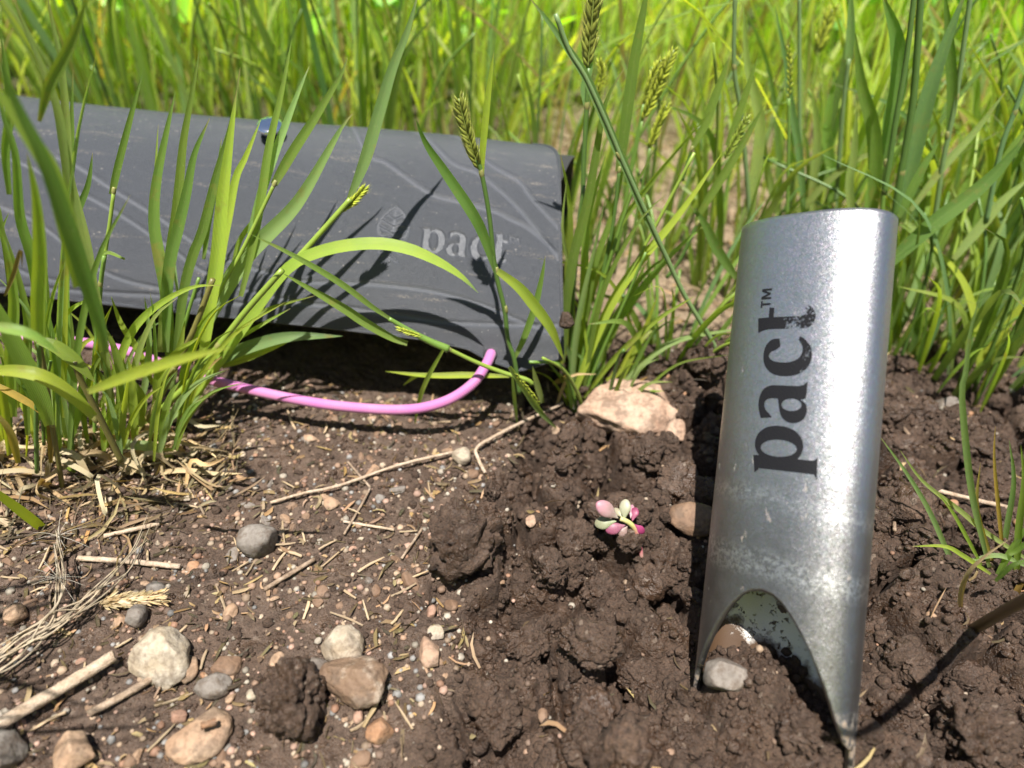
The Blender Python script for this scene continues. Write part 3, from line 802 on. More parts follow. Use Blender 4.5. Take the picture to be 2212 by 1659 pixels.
# button: a polished mushroom head on a short black post
b0 = pix(588, 300, .318)
bu, bs_ = on_pouch(590, 296)
bb = pouch(np.array(bu), np.array(bs_)); bn = norm(np.array([0.02, -.35, 1.0]))
bx = norm(np.cross(bn, [0, 1, 0])); by = np.cross(bn, bx)
def lathe(prof, c, n_, x_, y_, seg=28):
    a = np.linspace(0, 2 * math.pi, seg, endpoint=False); V = []
    for r, h in prof: V.append(c + n_ * h + r * (np.cos(a)[:, None] * x_ + np.sin(a)[:, None] * y_))
    V = np.array(V).reshape(-1, 3); m = len(prof)
    k = np.arange(m - 1)[:, None] * seg + np.arange(seg)[None]; k2 = np.arange(m - 1)[:, None] * seg + (np.arange(seg)[None] + 1) % seg
    return V, np.stack([k, k2, k2 + seg, k + seg], -1).reshape(-1, 4)
V, F = lathe([(.0, .0066), (.0018, .0067), (.0038, .0066), (.0046, .0064), (.0051, .0058), (.0050, .0051), (.0043, .0043), (.0028, .0035), (.0020, .0031)], bb, bn, bx, by)
btn = mobj('button', V, F, M['chrome'], POUCH)
V, F = lathe([(.0020, .0036), (.0019, .0018), (.0030, .0010), (.0036, .0003), (.0037, -.0010)], bb, bn, bx, by)
mobj('button_post', V, F, M['blackrim'], POUCH)
V, F = lathe([(.0037, .0010), (.0042, .0011), (.0046, .0007), (.0047, -.0004)], bb, bn, bx, by)
mobj('button_washer', V, F, M['blackrim'], POUCH)
# cord and the eyelet it comes out of
hu, hs = on_pouch(1058, 765)
hp = pouch(np.array(hu), np.array(hs)); hn = norm(np.array([0.0, -.75, .6]))
hx = norm(np.cross(hn, [0, 0, 1])); hy = np.cross(hn, hx)
V, F = lathe([(.0016, .0001), (.0021, .0003), (.0026, .0003), (.0028, -.0004)], hp, hn, hx, hy, 20)
mobj('cord_hole', V, F, M['blackrim'], POUCH)
hd = proj(hp)[2]
cp = [(1064, 752, hd + .006), (1061, 763, hd + .0005), (1050, 788, hd - .004), (1022, 828, hd - .007), (975, 861, hd - .007), (922, 879, hd - .006), (870, 885, hd - .004), (800, 883, hd - .003), (700, 873, hd - .003), (600, 855, hd - .003), (500, 832, hd - .003),
      (420, 812, hd - .004), (375, 798, hd - .004), (330, 778, hd - .003), (280, 760, hd), (200, 743, hd + .003), (130, 735, hd + .006), (60, 732, hd + .008), (20, 727, hd + .010), (-60, 700, hd + .014), (-160, 690, hd + .02)]
V, F, U, C = tube([pix(*p) for p in cp], .00192, n=150, sides=18)
co = mobj('cord', V, fixf(F), M['cord'], POUCH, uv=U); co['label'] = 'pink braided elastic cord looping out of the flap'

# ------------------------------------------------------------------ the trowel
TB = pix(1660, 1570, .2005); TTop = pix(1762, 487, .2125)
TA = norm(TTop - TB); TL = np.linalg.norm(TTop - TB)
mid = (TB + TTop) / 2; vd = norm(CPOS - mid); vd = norm(vd - TA * (vd @ TA))
sd = np.cross(vd, TA)
if sd @ RT < 0: sd = -sd
PHI = math.radians(24)
TN = norm(vd * math.cos(PHI) - sd * math.sin(PHI)); TS = norm(np.cross(TA, TN))
if TS @ RT < 0: TS = -TS
Ta, Tb, Tn = .0215, .0116, 2.45
def tcross(th, inset=0.0):
    x = (Ta - inset) * np.sign(np.sin(th)) * np.abs(np.sin(th)) ** (2 / Tn)
    z = (Tb - inset) * np.sign(np.cos(th)) * np.abs(np.cos(th)) ** (2 / Tn)
    return x, z
def arch(x): return np.interp(np.abs(x), [0, .0029, .0058, .0086, .0109, .0132, .0150, .0168, .0182, .0192, .0201, .0208, .0216], [.0368, .0362, .0344, .0313, .0280, .0241, .0205, .0165, .0128, .0098, .0070, .0045, .0015])
nt, nr = 260, 110
th = np.linspace(-math.pi, math.pi, nt, endpoint=False)
# even spacing round the tube
tt = np.linspace(-math.pi, math.pi, 4001); xx, zz = tcross(tt); al = np.concatenate([[0], np.cumsum(np.hypot(np.diff(xx), np.diff(zz)))])
th = np.interp(np.linspace(0, al[-1], nt, endpoint=False), al, tt)
front = np.cos(th) > 0
x0, z0 = tcross(th)
st = np.where(front, arch(x0), -.022)
def shell(inset, st, top):
    x, z = tcross(th, inset); r = np.linspace(0, 1, nr)[:, None]
    s = st[None] + (top - st[None]) * r
    wide = 1 + .022 * (1 - s / TL)
    return TB + s[..., None] * TA + (x[None] * wide)[..., None] * TS + (z[None])[..., None] * TN
O = shell(0, st, TL); I = shell(.0017, st + .0005, TL - .0004)
rim_o = O[0] + 0; V = np.concatenate([O.reshape(-1, 3), I.reshape(-1, 3)])
q = np.arange(nr - 1)[:, None] * nt + np.arange(nt)[None]; q2 = np.arange(nr - 1)[:, None] * nt + (np.arange(nt)[None] + 1) % nt
Fo = np.stack([q, q2, q2 + nt, q + nt], -1).reshape(-1, 4); n0 = nr * nt
Fi = np.stack([q + nt, q2 + nt, q2, q], -1).reshape(-1, 4) + n0
c = np.arange(nt); c2 = (c + 1) % nt
Fb = np.stack([c + n0, c2 + n0, c2, c], -1); top = (nr - 1) * nt
Ft = np.stack([top + c, top + c2, top + c2 + n0, top + c + n0], -1)
TROWEL = thing('trowel', 'silver tube-shaped camping trowel with arched cut-out stuck upright in dug soil', 'trowel', TB)
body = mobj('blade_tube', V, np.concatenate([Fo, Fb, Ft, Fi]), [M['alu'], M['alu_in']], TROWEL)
# let the material's object space run along the trowel
Rm = np.stack([TS, -TN, TA], 1)
def respace(o):
    me = o.data; v = np.empty(len(me.vertices) * 3, np.float32); me.vertices.foreach_get('co', v); v = v.reshape(-1, 3) @ Rm
    me.vertices.foreach_set('co', np.ascontiguousarray(v, np.float32).ravel()); o.matrix_basis = Matrix(((*Rm[0], 0), (*Rm[1], 0), (*Rm[2], 0), (0, 0, 0, 1))); me.update()
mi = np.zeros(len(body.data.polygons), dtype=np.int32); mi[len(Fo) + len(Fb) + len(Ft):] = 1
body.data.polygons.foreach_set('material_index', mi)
respace(body)
# the printed word, reading upwards
XT = .0125
sb0 = .0812
order = np.argsort(th[front]); 
fth = np.linspace(-1.45, 1.45, 800); fx, fz = tcross(fth); fal = np.concatenate([[0], np.cumsum(np.hypot(np.diff(fx), np.diff(fz)))]); fal -= np.interp(0, fth, fal)
def tpoint(arc, s, off):
    t_ = np.interp(arc, fal, fth); x, z = tcross(t_)
    e = 1e-3; x2, z2 = tcross(t_ + e); x1, z1 = tcross(t_ - e); tx, tz = x2 - x1, z2 - z1; L = np.hypot(tx, tz); nx_, nz_ = -tz / L, tx / L
    flip = np.where(nz_ < 0, -1, 1); nx_, nz_ = nx_ * flip, nz_ * flip
    wide = 1 + .022 * (1 - s / TL)
    return TB + s[:, None] * TA + ((x * wide) + off * nx_)[:, None] * TS + (z + off * nz_)[:, None] * TN
PRINT = []
for ch, xo, yo in WORD:
    V2, F2 = glyph_mesh(ch, .06)
    X = V2[:, 0] + xo; Y = V2[:, 1] + yo + (.05 if ch in 'TM' else 0)
    arc = .0068 - Y * XT; s_ = sb0 - .0135 + X * XT
    P = tpoint(arc, s_, .00012)
    # worn: the later letters lose ink on their lower, right-hand half
    wear = {'p': .12, 'a': .10, 'c': .34, 't': .95, 'T': .0, 'M': .0}[ch]
    keep = 1 - wear * sstep(.75, .15, Y) - .10 * sstep(.3, -.2, Y)
    if ch == 't': keep = 1 - .55 * sstep(.80, .62, Y) + .12 * sstep(.25, .05, Y)
    o = mobj('letter', P, F2, M['ink'], TROWEL, col=np.stack([keep] * 3, -1)); respace(o)
# dried mud stuck on the right prong
for (px_, py_, r_) in ((1797, 1473, .0016),):
    pass
# ------------------------------------------------------------------ clods, stones and crumbs
def rot_rand(g):
    a, b, c = g.uniform(0, 2 * math.pi, 3)
    return (Matrix.Rotation(a, 3, 'Z') @ Matrix.Rotation(b, 3, 'X') @ Matrix.Rotation(c, 3, 'Z'))
def npm(m): return np.array([list(r) for r in m])

def clod_lump(sub, seed):
    V, F = ico(sub); g_ = np.random.default_rng(seed)
    for _ in range(5):
        n_ = norm(g_.normal(size=3)); V = V - np.clip(V @ n_ - g_.uniform(.6, .95), 0, None)[:, None] * n_ * .8
    n = norm(V); s = seed * 1.7
    d = .62 * fbm(V[:, 0] + s, V[:, 1], 1.35, 3, seed, z=V[:, 2]) + .34 * fbm(V[:, 0] + s, V[:, 1], 3.4, 3, seed + 3, z=V[:, 2])
    cr = np.abs(fbm(V[:, 0] + s, V[:, 1], 2.2, 2, seed + 8, z=V[:, 2])) ; d = d - .30 * np.clip(.07 - cr, 0, 1) / .07
    if sub >= 4: d = d + .16 * np.abs(fbm(V[:, 0], V[:, 1] + s, 9.0, 3, seed + 9, z=V[:, 2], gain=.7)) + .06 * vnoise(V[:, 0] * 22, V[:, 1] * 22 + s, V[:, 2] * 22, seed + 2)
    else: d = d + .12 * fbm(V[:, 0], V[:, 1] + s, 6, 2, seed + 9, z=V[:, 2])
    if sub >= 4: d = d - .17 * worley3(V, 4.2, seed) - .10 * worley3(V, 9.5, seed + 4) + .14
    return V + n * d[:, None], F

def stone(name, label, cat, px, py, w, h, mat, seed, sub=4, flat=.6, sink=.25, group=None, facet=.35, rough=.06, yaw=0.0, planes=10, tilt=0.0):
    c = gnd(px, py); d = proj(c)[2]
    rx = w / 2 / FPX * d; ry = h / 2 / FPX * d / .80; rz = min(rx, ry) * flat * 1.25
    V, F = clod_lump(sub, seed) if name == 'soil_clod' else lump(sub, seed, facet, rough, planes)
    V = V / np.abs(V).max(0)
    V = V * np.array([rx, ry, rz])
    R = npm(Matrix.Rotation(yaw, 3, 'Z') @ Matrix.Rotation(tilt, 3, 'X'))
    V = V @ R.T
    o = mobj(name, V + c + np.array([0, 0, rz * (1 - 2 * sink)]), F, mat, loc=c)
    return setprops(o, label, cat, group)

stone('rock', 'broad rosy tan rock half sunk in dark soil below the grass', 'rock', 1362, 915, 250, 150, M['stone_rosy'], 5, 5, .62, .34, facet=.4, rough=.10)
stone('rock', 'tan rock lying just left of the silver trowel', 'rock', 1492, 1130, 125, 66, M['stone_brown'], 9, 4, .7, .3)
stone('rock', 'grey-brown rock at the foot of the grass right of the trowel', 'rock', 2032, 920, 88, 66, M['stone_grey'], 14, 4, .8, .25)
stone('stone', 'large cream stone with a slanting top at lower left', 'stone', 352, 1442, 128, 118, M['stone_pale'], 22, 5, .62, .22, facet=.6, rough=.045, yaw=.35, planes=7)
stone('stone', 'oval bluish grey stone right of the cream stone', 'stone', 463, 1487, 80, 48, M['stone_grey'], 31, 4, .7, .3, rough=.03, facet=.2)
stone('stone', 'tan slab almost buried below the oval grey stone', 'stone', 432, 1592, 140, 96, M['stone_tan'], 37, 4, .35, .42, yaw=.4)
stone('stone', 'speckled light grey pebble beside thin shadows, left of centre', 'pebble', 560, 1183, 86, 58, M['stone_grey'], 41, 4, .8, .15, facet=.25)
stone('stone', 'small blue-grey chip near the feathery straw', 'pebble', 297, 1342, 46, 42, M['stone_grey'], 43, 3, .8, .1, facet=.6)
stone('stone', 'flat beige stone on the edge of the dug soil', 'stone', 930, 1415, 56, 66, M['stone_rosy'], 47, 4, .5, .15, facet=.4, yaw=.5)
stone('stone', 'small pale yellow flake touching the flat beige stone', 'chip', 942, 1368, 38, 30, M['stone_pale'], 53, 3, .3, .2, facet=.5)
stone('stone', 'muddy rock with a white patch, lower centre left', 'rock', 772, 1483, 170, 92, M['stone_muddy'], 59, 5, .62, .2, rough=.09, yaw=-.2)
stone('stone', 'white-topped stone caked in mud above the muddy rock', 'stone', 742, 1410, 96, 70, M['stone_pale'], 61, 4, .7, .2, rough=.09)
stone('stone', 'tilted light grey block between clod and muddy rock', 'stone', 692, 1462, 62, 50, M['stone_grey'], 67, 3, .9, .2, facet=.6, yaw=.6)
stone('stone', 'rust brown stone at the bottom, right of the big clod', 'stone', 822, 1582, 62, 50, M['stone_orange'], 71, 4, .7, .3)
stone('stone', 'blurred grey stone in the bottom left corner', 'stone', 12, 1640, 100, 80, M['stone_grey'], 73, 4, .8, .3)
stone('stone', 'blurred tan stone at the bottom edge near the corner', 'stone', 168, 1645, 100, 84, M['stone_tan'], 79, 4, .8, .25, facet=.5)
stone('stone', 'salmon pink pebble between stick and buried slab', 'pebble', 388, 1552, 36, 26, M['stone_pink'], 83, 3, .8, .2)
stone('stone', 'brown rounded stone beside the straw bundle at the left edge', 'stone', 36, 1338, 52, 42, M['stone_tan'], 89, 4, .8, .2)
stone('stone', 'tan wedge stone just right of the cream stone', 'stone', 408, 1455, 44, 56, M['stone_tan'], 97, 3, .7, .2, facet=.5)
stone('stone', 'smooth brownish stone above the oval grey stone', 'stone', 490, 1440, 66, 44, M['stone_brown'], 101, 4, .5, .35)
stone('stone', 'small white pebble just above the big clod', 'pebble', 545, 1505, 26, 22, M['stone_pale'], 103, 3, .8, .2, facet=.15)
stone('stone', 'coral red pebble on the trodden soil near the dug edge', 'pebble', 933, 1328, 24, 24, M['stone_pink'], 107, 3, .9, .1)
stone('stone', 'pink and white pebble under the muddy rock', 'pebble', 777, 1548, 24, 34, M['stone_pink'], 109, 3, .8, .1)
stone('stone', 'dull grey stone lying in the soil inside the trowel arch', 'stone', 1566, 1462, 96, 70, M['stone_grey'], 113, 4, .8, .42)
stone('stone', 'smooth reddish pebble pressed in soil at bottom centre', 'pebble', 1172, 1548, 24, 30, M['stone_brown'], 127, 3, .7, .3, facet=.1)
stone('stone', 'small apricot stone on the soil left of the succulent', 'pebble', 1148, 1132, 28, 24, M['stone_rosy'], 131, 3, .8, .1, facet=.5)
stone('stone', 'pale lumpy pebble beneath the long dry stem', 'pebble', 998, 994, 44, 32, M['stone_pale'], 137, 3, .7, .15)

CLODS = [(1000, 1200, 160, 150, 'big rounded clod of dark soil on the rim of the digging', 201, .9), (632, 1535, 160, 150, 'big blurred brown clod at the bottom left of centre', 203, .95),
         (1520, 812, 130, 80, 'soil clod behind the grass, left of the trowel top', 205, .8), (1275, 1400, 130, 120, 'broad smooth clod in the middle of the digging', 207, .6),
         (1240, 1185, 110, 90, 'crumbly clod below the succulent sprig', 209, .7), (1180, 1240, 90, 80, 'clod in front of the rounded rim clod', 211, .8),
         (1420, 1230, 130, 120, 'clod of dug soil left of the trowel blade', 213, .7), (1260, 1610, 130, 90, 'greyish clod at the bottom edge of the digging', 215, .6),
         (1080, 1560, 110, 110, 'flat clod at the lower end of the cut bank', 217, .6), (1290, 1290, 90, 60, 'small jagged clod over a dark crack', 219, .9),
         (1380, 1480, 110, 90, 'clod left of the trowel tip', 221, .7), (2090, 1600, 180, 130, 'dark clod in the bottom right corner', 223, .7),
         (1980, 1180, 100, 70, 'clod on the soil right of the trowel blade', 225, .7), (1400, 990, 90, 60, 'clod tucked under the broad rosy rock', 227, .8),
         (1960, 1430, 120, 90, 'smooth damp clod right of the trowel tip', 229, .4), (2090, 990, 120, 70, 'clod beneath the grey-brown rock', 231, .6),
         (1470, 1560, 110, 80, 'crumbled clod at the left trowel prong', 233, .7), (1720, 1590, 120, 80, 'damp mound of soil at the trowel mouth', 235, .6), (1150, 1390, 90, 110, 'upright clod against the cut bank', 237, .6)]
for (px, py, w, h, lab, sd_, fl) in CLODS:
    stone('soil_clod', lab, 'soil clod', px, py, w, h, M['clod'], sd_, 5, fl * 1.15, .30, 'clods of dug soil', facet=.25, rough=.16, yaw=(sd_ % 7) * .4)
setprops(stone('mud_lump', 'crumb of mud stuck on a grass stem beside the pouch corner', 'mud lump', 1222, 700, 30, 30, M['clod'], 301, 4, .9, .2, rough=.14))
o = bpy.data.objects[[x.name for x in bpy.data.objects if x.name.startswith('mud_lump')][0]]; o.location = upright(1222, 702, .215, .05); o.scale = (.95,) * 3

# smaller clods: copies of six shapes
g = np.random.default_rng(5)
shapes = []
for k in range(7):
    V, F = clod_lump(4, 400 + k); shapes.append(make_mesh('soil_clod', V * .004, F)); shapes[-1].materials.append(M['clod'])
def scatter(n, x0, x1, y0, y1, test, gen):
    out = []
    while len(out) < n:
        p = gen.uniform((x0, y0), (x1, y1), (n * 4, 2)); k = test(p[:, 0], p[:, 1]); out.extend(p[k].tolist())
    return np.array(out[:n])
def in_view(x, y, m=60):
    a, b, d = proj(np.stack([x, y, np.zeros_like(x)], -1)); return (a > -m) & (a < 2212 + m) & (b > 0) & (b < 1659 + m)
def tre(x, y):   # keep out of the tube of the trowel
    return np.hypot(x - TB[0] - .001, (y - TB[1] - .004)) > .021
P = scatter(280, -.03, .22, .07, .27, lambda x, y: (dug(x, y) > .6) & in_view(x, y) & tre(x, y), g)
ZZ = H(P[:, 0], P[:, 1])
for k, (x, y) in enumerate(P):
    o = bpy.data.objects.new('soil_clod', shapes[k % 7]); COL.objects.link(o)
    r = float(np.clip(g.lognormal(-5.72, .46), .0014, .0085))
    o.location = (x, y, ZZ[k] + r * .22); o.rotation_euler = g.uniform(0, 6, 3); o.scale = tuple(r / .004 * g.uniform(a, b) for a, b in ((.8, 1.25), (.8, 1.2), (.6, .95)))
    setprops(o, 'small crumbly lump of dark soil lying loose in the digging', 'soil clod', 'small loose lumps of soil')

def mass(name, P, R, sub, gen, mat, variants=10, col=None, seed=900, rough=.18, zoff=.3, sq=(.6, 1.0)):
    Vs, Fs = [], []
    vs = [lump(sub, seed + k, .3, rough, 4) for k in range(variants)]
    Z = H(P[:, 0], P[:, 1]); o = 0; Cs = []
    for k in range(len(P)):
        V, F = vs[k % variants]
        a = gen.uniform(0, 2 * math.pi); q = npm(rot_rand(gen))
        W = (V @ q.T) * np.array([1, 1, gen.uniform(*sq)]) * R[k]
        Vs.append(W + np.array([P[k, 0], P[k, 1], Z[k] + R[k] * zoff])); Fs.append(F + o); o += len(V)
        if col is not None: Cs.append(np.tile(col[k], (len(V), 1)))
    ob = mobj(name, np.vstack(Vs), np.vstack(Fs), mat, col=np.vstack(Cs) if col is not None else None)
    return setprops(ob, None, None, None, 'stuff')
P = scatter(7500, -.035, .225, .066, .29, lambda x, y: (dug(x, y) > .35) & in_view(x, y), g)
setprops(mass('soil_crumbs', P, np.clip(g.lognormal(-7.0, .45, len(P)), .0004, .0026), 1, g, M['clod'], 12), 'loose crumbs of dark dug soil')
P = scatter(2600, -.21, .03, .066, .24, lambda x, y: (dug(x, y) < .6) & in_view(x, y), g)
setprops(mass('soil_crumbs', P, np.clip(g.lognormal(-7.3, .4, len(P)), .0003, .0018), 1, g, M['clod'], 12, seed=950), 'fine crumbs on the trodden soil')

# grit and pebbles
TONES = np.array([[.40, .29, .20], [.48, .38, .28], [.34, .22, .15], [.28, .27, .26], [.46, .30, .23], [.42, .37, .30], [.30, .17, .11], [.22, .15, .11]])
def vc_mat(name, rough=.7):
    m = NT(name); c = m.attr(); n = m.noise(900, 3, .6, m.pos())
    c = m.mix(m.ramp(n, [(.35, 0), (.7, .55)]), c, m.mix(1.0, c, (.5, .46, .42), 'MULTIPLY'))
    return m.done(m.bsdf(c, rough, 0, .4, m.bump(n, .0004, .6)))
M['grit'] = vc_mat('mixed_grit')
P = scatter(3000, -.21, .03, .066, .235, lambda x, y: (dug(x, y) < .5) & in_view(x, y), g)
setprops(mass('grit', P, np.clip(g.lognormal(-7.25, .38, len(P)), .0003, .0016), 1, g, M['grit'], 12, TONES[g.integers(0, 8, len(P))] * g.uniform(.45, .95, (len(P), 1)), 1000, .08, .15, (.5, .9)), 'fine grit on the trodden soil')
P = scatter(500, -.02, .225, .066, .27, lambda x, y: (dug(x, y) > .5) & in_view(x, y), g)
setprops(mass('grit', P, np.clip(g.lognormal(-7.3, .4, len(P)), .0003, .0014), 1, g, M['grit'], 12, TONES[g.integers(0, 8, len(P))] * g.uniform(.4, .9, (len(P), 1)), 1030, .08, .2, (.5, .9)), 'sparse grit in the dug soil')
pv = []
for k in range(8):
    V, F = lump(3, 500 + k, .62, .07, 7); pv.append((V, F))
KINDS = [('tan', 'stone_tan', 42, 'small rough tan pebble on the trodden soil'), ('brown', 'stone_brown', 84, 'small dull brown pebble on the trodden soil'), ('grey', 'stone_grey', 24, 'small grey pebble on the trodden soil'),
         ('pink', 'stone_pink', 8, 'small pinkish pebble on the trodden soil'), ('pale', 'stone_pale', 9, 'small whitish pebble on the trodden soil'), ('orange', 'stone_orange', 5, 'small orange brown pebble on the trodden soil')]
for kn, mt, n, lab in KINDS:
    ms = []
    for V, F in pv:
        me = make_mesh('pebble', V * .002, F); me.materials.append(M[mt]); ms.append(me)
    P = scatter(n, -.19, .0, .07, .215, lambda x, y: (dug(x, y) < .3) & in_view(x, y, 0), g); Z = H(P[:, 0], P[:, 1])
    for k in range(n):
        o = bpy.data.objects.new('pebble', ms[g.integers(0, 8)]); COL.objects.link(o)
        r = float(np.clip(g.lognormal(-6.55, .38), .0008, .0034))
        o.location = (*P[k], Z[k] + r * .08); o.rotation_euler = (g.uniform(-.5, .5), g.uniform(-.5, .5), g.uniform(0, 6.3)); o.scale = tuple(r / .002 * g.uniform(a, b) for a, b in ((.9, 1.4), (.75, 1.0), (.45, .8)))
        setprops(o, lab, 'pebble', kn + ' pebbles on the trodden soil')
P = scatter(30, -.01, .2, .08, .24, lambda x, y: (dug(x, y) > .7) & in_view(x, y, 0) & tre(x, y), g); Z = H(P[:, 0], P[:, 1])
for k in range(30):
    me = bpy.data.objects['pebble'].data if k % 2 else ms[k % 8]
    o = bpy.data.objects.new('pebble', me); COL.objects.link(o); r = float(np.clip(g.lognormal(-6.7, .3), .0008, .0022))
    o.location = (*P[k], Z[k] + r * .4); o.rotation_euler = g.uniform(0, 6, 3); o.scale = (r * 600, r * 500, r * 400)
    setprops(o, 'tiny light pebble caught in the dug soil', 'pebble', 'pebbles in the dug soil')

# ------------------------------------------------------------------ straw, sticks and twigs
def on_ground(pts, lift=0.0): return [gnd(p[0], p[1], (p[2] if len(p) > 2 else 0) + lift) for p in pts]
def stick(name, label, cat, pts, wpx, mat=None, col=(.5, .4, .3), taper=(1, 1), lift=None, jit=.06):
    P = on_ground(pts); d = proj(P[0])[2]; r = wpx / 2 / FPX * d
    P = [p + np.array([0, 0, r * .8 if lift is None else lift]) for p in P]
    # a stiff piece rests on the high spots
    z0 = np.array([p[2] for p in P]); zs = np.linspace(z0[0], z0[-1], len(P)); 
    if len(P) == 2: P = [P[0], (P[0] + P[1]) / 2, P[1]]
    V, F, U, C = tube(P, [r * t for t in taper], n=6 * len(P), sides=9, col=col, jitter=jit, seed=len(label))
    return setprops(mobj(name, V, fixf(F), M[mat or 'twig'], uv=U, col=C), label, cat)
stick('dry_stalk', 'thick bleached stalk pointing in from the lower left edge', 'stalk', [(-60, 1650, .004), (0, 1592, .003), (130, 1512, .003), (258, 1434, .003)], 30, 'wood_pale')
stick('twig', 'grey brown twig below the cream stone', 'twig', [(196, 1548, .001), (270, 1510, .001), (350, 1462, .001)], 17)
stick('straw', 'straight pale straw lying left, above the feathery seed husk', 'straw', [(172, 1213, .001), (280, 1220, .001), (392, 1231, .001)], 12, 'wood_pale')
stick('straw', 'straw at the foot of the left grass tuft', 'straw', [(228, 1165, .001), (347, 1138, .001)], 10, 'wood_pale')
stick('twig', 'short twig slanting right of the speckled pebble', 'twig', [(572, 1280, .001), (681, 1214, .001)], 10)
stick('dry_stalk', 'long thin dry stem running across the bare soil', 'dry stem', [(585, 1092, .001), (660, 1075, .002), (737, 1058, .002), (860, 1015, .002), (980, 986, .002)], 7, 'wood_pale')
stick('dry_stalk', 'kinked dry stem leading to the broad rosy rock', 'dry stem', [(1048, 1028, .001), (1032, 1000, .002), (1031, 980, .003), (1090, 945, .003), (1160, 910, .003), (1215, 885, .003)], 8, 'wood_pale')
stick('twig', 'thin grey twig in the middle of the trodden soil', 'twig', [(752, 1003, .001), (800, 1058, .001)], 5)
stick('twig', 'fine upright twig joining the thin grey one', 'twig', [(800, 1060, .001), (782, 1095, .001), (744, 1160, .001)], 5)
stick('twig', 'thin twig on the edge of the dug soil by the rim clod', 'twig', [(868, 1212, .001), (912, 1148, .001)], 6)
stick('straw', 'greenish straw lying near the thin grey twigs', 'straw', [(742, 1132, .001), (852, 1150, .001)], 6, 'wood_pale', (.4, .42, .2))
stick('dry_stalk', 'dry stem lying over the soil at the right edge', 'dry stem', [(1900, 1040, .002), (2000, 1070, .003), (2120, 1100, .003), (2212, 1120, .003)], 9, 'wood_pale')
stick('twig', 'brown twig leaning on the rock right of the trowel', 'twig', [(1925, 905, .002), (1960, 960, .003), (1990, 985, .001)], 8)
stick('twig', 'reddish twig standing in soil right of the blade', 'twig', [(1924, 1160, .003), (1918, 1085, .006)], 8)
stick('stalk_piece', 'short reddish piece of bark on the buried slab', 'bark piece', [(447, 1595, .006), (478, 1585, .006)], 16, 'stone_orange')
# wilted bent stalk at the left edge
V, F, U, C = tube([upright(-10, 1115, .150, 0), upright(25, 1140, .149, 0), upright(38, 1180, .146, 0), upright(48, 1225, .143, 0), upright(62, 1262, .140, 0), upright(58, 1282, .139, 0)], [.0011, .0014, .0017, .0013, .0016, .0006], n=40, sides=9, col=(.48, .37, .25), jitter=.10)
setprops(mobj('wilted_stalk', V, fixf(F), M['straw'], uv=U, col=C), 'limp wilted stalk drooping at the left edge', 'dry stalk')
# feathery husk
def husk():
    A = gnd(222, 1312, .0022); B = gnd(366, 1300, .0022); parts = []
    ax = norm(B - A); L = np.linalg.norm(B - A); sx = norm(np.cross(ax, [0, 0, 1])); up = np.cross(sx, ax); gg = np.random.default_rng(3)
    t = np.linspace(0, 1, 7); parts.append(tube([A + ax * L * q for q in t], [.0006, .0013, .0017, .0018, .0018, .0014, .0003], n=20, sides=8, col=(.52, .41, .28), jitter=.18))
    root = thing('seed_husk', 'feathery dry seed husk lying on the soil at lower left', 'seed husk', A)
    v, f, u, c = parts[0]; mobj('core', v, fixf(f), M['straw'], root, uv=u, col=c)
    sc = []
    for k in range(130):
        q = gg.uniform(.02, .95); a = gg.uniform(-.3, math.pi + .3); r = .0014; o_ = A + ax * L * q + (sx * math.cos(a) + up * math.sin(a)) * r
        dr_ = norm(ax * gg.uniform(.7, 1.4) + (sx * math.cos(a) + up * math.sin(a)) * gg.uniform(.2, .6) + gg.normal(0, .15, 3)); l = gg.uniform(.0018, .0042)
        v, f, u, c = ribbon([o_, o_ + dr_ * l * .5, o_ + dr_ * l + up * .0001], gg.uniform(.0003, .0009), 't', twist=gg.uniform(-1, 1), n=4, ac=2); sc.append((v, f, u, c * 1.25))
    v, f, u, c = merge(sc); o2 = mobj('bristles', v, f, M['straw'], root, uv=u, col=c); o2['kind'] = 'stuff'
husk()
# bundle of fibres from the left edge
def fibres():
    gg = np.random.default_rng(8); root = thing('straw_bundle', 'frayed bundle of dry grass fibres from the left edge', 'straw bundle', gnd(100, 1390)); out = []
    for k in range(15):
        j = lambda s: gg.normal(0, s * 1.7)
        e = gg.choice([0, 0, 1, 2])
        pts = [(-60, 1490 + j(9), .004), (60, 1418 + j(9), .005 + abs(j(.001))), (130, 1375 + j(8), .006 + abs(j(.001)))]
        pts += {0: [(205, 1315 + j(8), .006), (290, 1225 + j(8), .005), (318 + j(6), 1160 + j(14), .004)], 1: [(150 + j(5), 1300 + j(6), .008), (150 + j(6), 1215 + j(10), .012)], 2: [(190 + j(8), 1340 + j(8), .005), (222 + j(9), 1300 + j(9), .003)]}[int(e)]
        c = np.array([.46, .38, .28]) * gg.uniform(.6, 1.25)
        out.append(tube(on_ground(pts), [.00026, .00026, .00012], n=22, sides=5, col=c))
    for k in range(26):   # silky hairs
        x, y = (150, 1200) if k % 2 else (150, 1290)
        p = gnd(x, y, .010); dd = norm(gg.normal(0, 1, 3) * np.array([1, .5, .5])) * gg.uniform(.004, .011)
        out.append(tube([p, p + dd * .5 + np.array([0, 0, .0006]), p + dd], [.00007, .00004], n=6, sides=4, col=(.7, .66, .6)))
    v, f, u, c = merge(out); o = mobj('fibres', v, f, M['straw'], root, uv=u, col=c); o['kind'] = 'stuff'
fibres()
